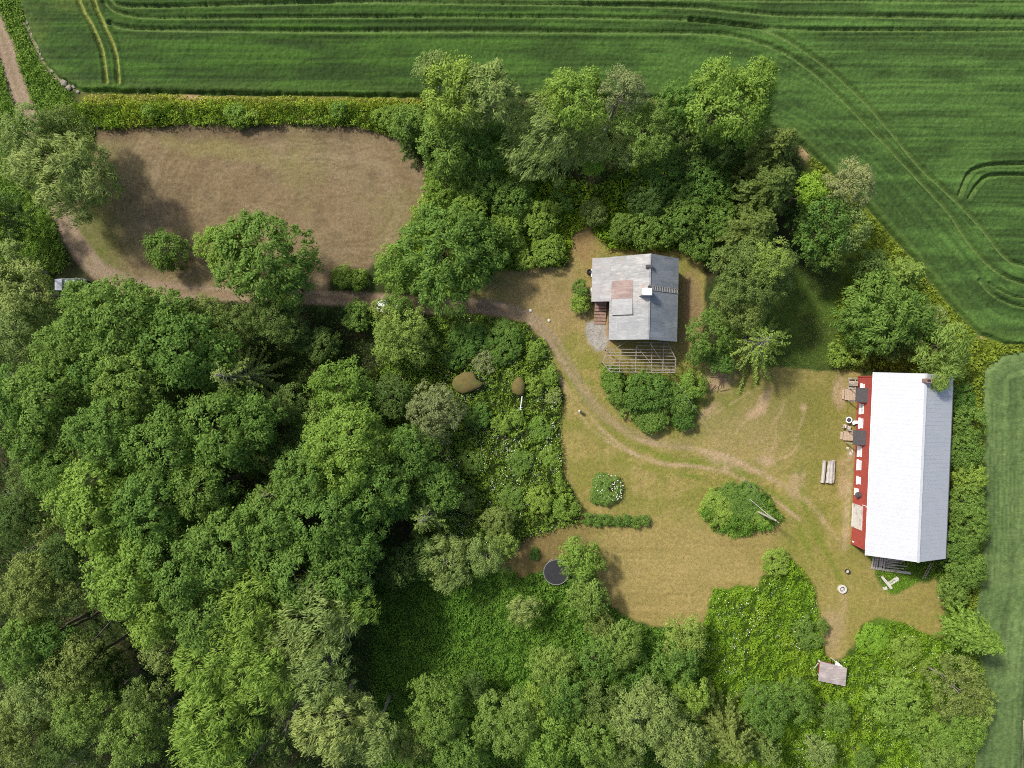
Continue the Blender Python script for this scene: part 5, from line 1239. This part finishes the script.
# --- flower bed, mound, shrub bed by the house
BED = [(606, 489, 17, 1.2, 'maple', 'round clump of white-flowered bushes alone on the lawn'), (720, 507, 19, 0.95, 'bright', 'left side of the overgrown mound on the lawn'), (748, 503, 19, 1.1, 'maple', 'darker top of the overgrown mound around the pole'),
    (738, 519, 20, 0.72, 'bright', 'lower middle of the overgrown mound on the lawn'), (763, 516, 15, 0.8, 'bright', 'right side of the overgrown mound below the pole'), (730, 496, 14, 1.0, 'maple', 'upper left bush of the overgrown mound'),
    (612, 378, 13, 2.0, 'bright', 'light bush at the left corner of the timber frame'), (622, 392, 17, 2.4, 'maple', 'bush second from the left below the timber frame'), (648, 392, 24, 3.4, 'emerald', 'largest dark green bush below the timber frame'), (630, 406, 15, 1.8, 'yellow', 'yellow-flowered low bush on the track side of the bed'),
    (652, 417, 18, 2.2, 'maple', 'leafy bush at the lower tip of the bed below the house'), (692, 386, 16, 2.6, 'bright', 'light green round bush at the right end of the bed'), (682, 404, 14, 2.4, 'maple', 'bush below the light green round bush'), (684, 418, 12, 2.0, 'emerald', 'small dark bush at the lower right end of the bed'), (668, 394, 15, 2.2, 'maple', 'bush in the gap between dark bush and round bush'),
    (581, 288, 9, 2.4, 'maple', 'upper bush against the left wall of the house'), (580, 302, 11, 2.2, 'bright', 'lower bush against the left wall of the house by the steps'), (535, 554, 6, .5, 'maple', 'tiny green bush on the brown earth patch left of the trampoline')]
for a in BED: T(*a[:4], 'shrub', a[4], a[5], 'shrub', group='bushes on the lawn and by the house', dens=1.3)
for i in range(7): T(588 + i * 9.5, 519 + (1.5 if i % 2 else 0) + i * .3, 6.5 - .3 * i * .5, .9, 'shrub', 'maple', 'low bush in the narrow row of plants between upper and lower lawn', 'shrub', group='row of low plants on the lawn', dens=1.2)
# --- thicket left of the lawn
for (x, y, r, h, t, lab) in ((470, 340, 19, 2.1, 'emerald', 'dark bush below the bend of the track'), (505, 342, 21, 2.1, 'emerald', 'dark bush on the inside of the track curve'), (532, 352, 13, 1.75, 'bright', 'green bush at the right of the track curve'), (484, 362, 12, 1.54, 'grey', 'white-flowering bush between the two mossy huts'),
    (534, 386, 11, 1.96, 'bright', 'bright bush right of the small round mossy hut'), (550, 376, 10, 1.54, 'bright', 'bush on the lawn side of the bright hut bush'), (554, 396, 9, 1.26, 'pale', 'pale flowering bush at the edge of the upper lawn'), (502, 424, 10, 1.54, 'bright', 'bright bush below the white pump'), (516, 418, 9, 1.4, 'bright', 'small bright bush right under the white pump'),
    (478, 416, 14, 1.54, 'maple', 'green bush right of the grey-leaved willow'), (455, 356, 14, 1.82, 'emerald', 'dark bush above the wide mossy hut'), (540, 430, 13, 1.12, 'bright', 'leafy bush halfway down the lawn edge'), (550, 456, 11, 1.12, 'bright', 'leafy bush on the lawn edge above the white-flowered clump'), (520, 464, 14, 1.26, 'maple', 'green bush in the middle of the thicket'),
    (565, 508, 15, 2.1, 'bright', 'rounded bush at the left end of the plant row'), (540, 500, 14, 1.68, 'bright', 'bush left of the rounded bush by the plant row'), (512, 500, 14, 1.4, 'maple', 'green bush above the slim birches in the thicket'), (555, 484, 11, 1.4, 'bright', 'bush above the rounded bush by the plant row'), (470, 462, 14, 1.26, 'maple', 'low green bush below the bright pump bush'), (462, 500, 14, 1.68, 'olive', 'dull bush beside the bare-branched spruce')):
    T(x, y, r, h, 'shrub', t, lab, 'shrub', group=GB)
# --- shrubs of the lower right meadow
for (x, y, r, h, t, lab) in ((776, 562, 14, 1.8, 'bright', 'green bush at the upper tip of the lower right meadow'), (812, 632, 17, 2, 'emerald', 'dark bush on the lawn edge above the shed'), 
    (874, 640, 16, 1.4, 'lime', 'bush right of the lawn tongue above the shed'), (906, 650, 16, 1.3, 'bright', 'bright bush below the far right lawn')):
    T(x, y, r, h, 'shrub', t, lab, 'shrub', group='bushes of the lower right meadow', squash=.8)

# =================================================================== GROUND COVER
M_LUSH = leaf_mat('weeds_lush', (.050, .112, .007), (.105, .188, .014), .36, patch=(.098, .165, .012))
M_HEDGE = leaf_mat('hedge_leaves', (.082, .140, .012), (.150, .222, .026), .38, patch=(.14, .18, .02))
M_MEAD = leaf_mat('weeds_deep', (.034, .082, .008), (.076, .142, .018), .3)
M_YEL = leaf_mat('weeds_yellow', (.080, .122, .010), (.150, .190, .022), .28)
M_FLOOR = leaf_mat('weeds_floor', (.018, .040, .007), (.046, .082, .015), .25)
M_UMB = rough_mat('umbel_white', (.55, .58, .47), (.70, .72, .62), 4, .8, bmp=0)
SE = [(707, 590), (760, 585), (775, 545), (800, 560), (815, 590), (822, 640), (830, 660), (850, 652), (862, 625), (905, 620), (940, 636), (960, 605), (985, 625), (990, 700), (975, 768), (985, 800), (690, 800), (700, 640)]
SM = [(375, 585), (420, 555), (510, 572), (545, 565), (600, 600), (640, 628), (710, 622), (705, 790), (380, 790), (370, 660)]
TH = [(400, 330), (455, 310), (525, 322), (550, 350), (562, 400), (563, 440), (565, 480), (582, 515), (575, 530), (530, 535), (510, 555), (430, 550), (380, 480), (350, 400)]
HB = [(70, 96), (150, 93), (420, 97), (424, 124), (392, 140), (340, 127), (200, 128), (110, 130), (84, 122)]
VG = [(-30, -40), (22, -40), (28, 30), (44, 66), (70, 92), (95, 130), (80, 190), (62, 240), (72, 262), (50, 280), (-30, 280)]
EA = [(800, 140), (830, 170), (865, 208), (912, 262), (949, 308), (985, 340), (1100, 347), (1100, 351), (1000, 357), (984, 372), (986, 560), (978, 630), (950, 605), (945, 380), (870, 368), (840, 372), (835, 300), (860, 260)]
NY = [(424, 175), (500, 165), (600, 185), (640, 140), (760, 170), (770, 250), (705, 262), (600, 256), (575, 240), (565, 270), (510, 272), (440, 300), (395, 250)]
BS = [(855, 548), (945, 556), (942, 584), (925, 580), (890, 594), (872, 575)]
NE = [(780, 270), (862, 262), (880, 330), (845, 372), (700, 366), (740, 340)]
RS = [(-60, 270), (100, 290), (350, 305), (430, 330), (380, 480), (400, 560), (370, 640), (400, 800), (-60, 800)]
FS_ = [(690, 355), (712, 372), (700, 420), (660, 436), (600, 385), (600, 366), (676, 372)]
MD = [(698, 514), (716, 488), (740, 484), (768, 494), (782, 520), (765, 530), (735, 534), (710, 527)]
weeds('weeds', 'lush bright weeds covering the lower right meadow round the shed', SE, 100, .75, .215, 'lime', 11, 1.1, col=M_LUSH)
weeds('weeds', 'deep green nettles filling the south meadow beside the wood', SM, 64, .5, .28, 'maple', 13, .9, col=M_MEAD)
weeds('weeds', 'mixed green weeds in the thicket between wood and lawn', TH, 80, .9, .25, 'maple', 15, 1.2, col=leaf_mat('weeds_mixed', (.036, .086, .009), (.086, .150, .019), .3))
weeds('hedge_weeds', 'bright leafy hedge strip between the brown paddock and cereal field', [(72, 104), (150, 104), (422, 106), (424, 124), (392, 140), (340, 127), (200, 128), (110, 130), (84, 122)], 100, 1.25, .26, 'lime', 17, 1.1, col=M_HEDGE, feather=6, thin=.25)
weeds('hedge_weeds', 'darker nettle patches in the hedge strip above the brown paddock', [(72, 106), (150, 108), (422, 110), (424, 124), (392, 140), (340, 127), (200, 128), (110, 130), (84, 122)], 60, 1.7, .28, 'maple', 61, 1.0, col=M_MEAD, feather=5, thin=.95)
weeds('flowering_weeds', 'yellow flowering weeds along the lower edge of the cereal field', [(84, 95), (150, 95), (425, 98), (425, 110), (150, 108), (84, 106)], 70, .7, .26, 'yellow', 19, .8, col=M_YEL, feather=5, thin=.5)
weeds('verge_weeds', 'leafy weeds on both verges of the dirt track at the upper left', VG, 60, .5, .27, 'maple', 21, 1.0, col=M_MEAD, thin=.2)
weeds('field_edge_weeds', 'yellow-green weeds along the field edge and behind the barn', EA, 48, .6, .30, 'yellow', 23, .9, col=leaf_mat('weeds_edge', (.056, .096, .008), (.112, .158, .018), .3))
weeds('weeds', 'bright weeds between the north trees and the house', NY, 66, .8, .28, 'maple', 25, 1.1, col=M_LUSH)
weeds('grass', 'short tangled grass in the shade below the barn gable', BS, 60, .25, .22, 'maple', 27, .6, W=.10, col=M_LUSH)
weeds('grass', 'shady mown grass lane between olive trees and the barn thicket', NE, 30, .12, .22, 'maple', 29, .5, W=.07, col=M_MEAD, thin=.3)
weeds('grass', 'green grass around the bushes below the timber frame', FS_, 50, .3, .24, 'maple', 31, .7, W=.1, col=M_LUSH, avoid=False)
weeds('weeds', 'weeds and brambles covering the mound around the pole', MD, 120, .85, .24, 'maple', 33, 1.1, col=M_MEAD, avoid=False, feather=4)
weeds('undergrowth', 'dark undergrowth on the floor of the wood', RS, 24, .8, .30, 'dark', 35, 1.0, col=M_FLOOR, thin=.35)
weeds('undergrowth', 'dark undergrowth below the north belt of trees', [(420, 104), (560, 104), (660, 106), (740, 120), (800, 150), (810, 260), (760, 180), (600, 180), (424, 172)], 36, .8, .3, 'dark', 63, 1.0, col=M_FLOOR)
weeds('umbel_flowers', 'white umbel flowers scattered in the lower right meadow', SE, 7, .8, .12, 'pale', 41, 1.1, W=.13, col=M_UMB, thin=.99, lift=.12, cat='flowers')
weeds('umbel_flowers', 'white umbel flowers scattered in the thicket beside the lawn', TH, 11, .85, .15, 'pale', 43, 1.1, W=.11, col=M_UMB, thin=.98, lift=.12, cat='flowers')
weeds('umbel_flowers', 'white flowers ringed on the round clump of the lawn', [(590, 478), (604, 473), (622, 480), (626, 494), (616, 503), (598, 498)], 16, .5, .2, 'pale', 45, .6, W=.17, col=M_UMB, thin=.5, lift=.85, avoid=False, cat='flowers', feather=3)
# worn lawn edges: loose tufts of uncut grass
weeds('grass_tufts', 'loose grass tufts along the ragged edge of the dry lawn', [(430, 220), (960, 220), (960, 680), (500, 680), (500, 560), (430, 330)], 16, .07, .16, 'yellow', 51, .5, W=.05, col=leaf_mat('grass_dry', (.075, .078, .018), (.15, .135, .045), .2), avoid=False, thin=.75)

# =================================================================== LIGHT AND CAMERA
SUN = Vector((.70, -.58, -1.0)).normalized()
sl = bpy.data.lights.new('sun', 'SUN'); sl.energy = 3.3; sl.angle = R_(5.0); sl.color = (1.0, .95, .86)
so_ = bpy.data.objects.new('sun', sl); COL.objects.link(so_); so_.rotation_euler = SUN.to_track_quat('-Z', 'Y').to_euler(); so_.location = (-60, 50, 90)
w = bpy.data.worlds.new('World'); SC.world = w; w.use_nodes = True; nt = w.node_tree
sk = nt.nodes.new('ShaderNodeTexSky'); sk.sky_type = 'NISHITA'; sk.sun_disc = False; sk.air_density = .7; sk.dust_density = 3.0; sk.ozone_density = .6
sk.sun_elevation = math.asin(-SUN.z); sk.sun_rotation = math.atan2(-SUN.x, -SUN.y)
bg = nt.nodes['Background']; nt.links.new(sk.outputs[0], bg.inputs['Color']); bg.inputs['Strength'].default_value = .15
cam = bpy.data.cameras.new('camera'); co = bpy.data.objects.new('camera', cam); COL.objects.link(co)
co.location = (0, 0, H); co.rotation_euler = (0, 0, 0); cam.sensor_width = 36; cam.lens = 36 * H / (1024 * S); cam.clip_end = 6000; cam.clip_start = .5
SC.camera = co
vs_ = SC.view_settings; vs_.view_transform = 'Standard'; vs_.look = 'None'; vs_.exposure = 0.43; vs_.gamma = 1; vs_.use_curve_mapping = False
SC.cycles.max_bounces = 5; SC.cycles.diffuse_bounces = 3; SC.cycles.transmission_bounces = 3; SC.cycles.transparent_max_bounces = 4
SC.cycles.use_denoising = False; SC.cycles.filter_width = 1.0
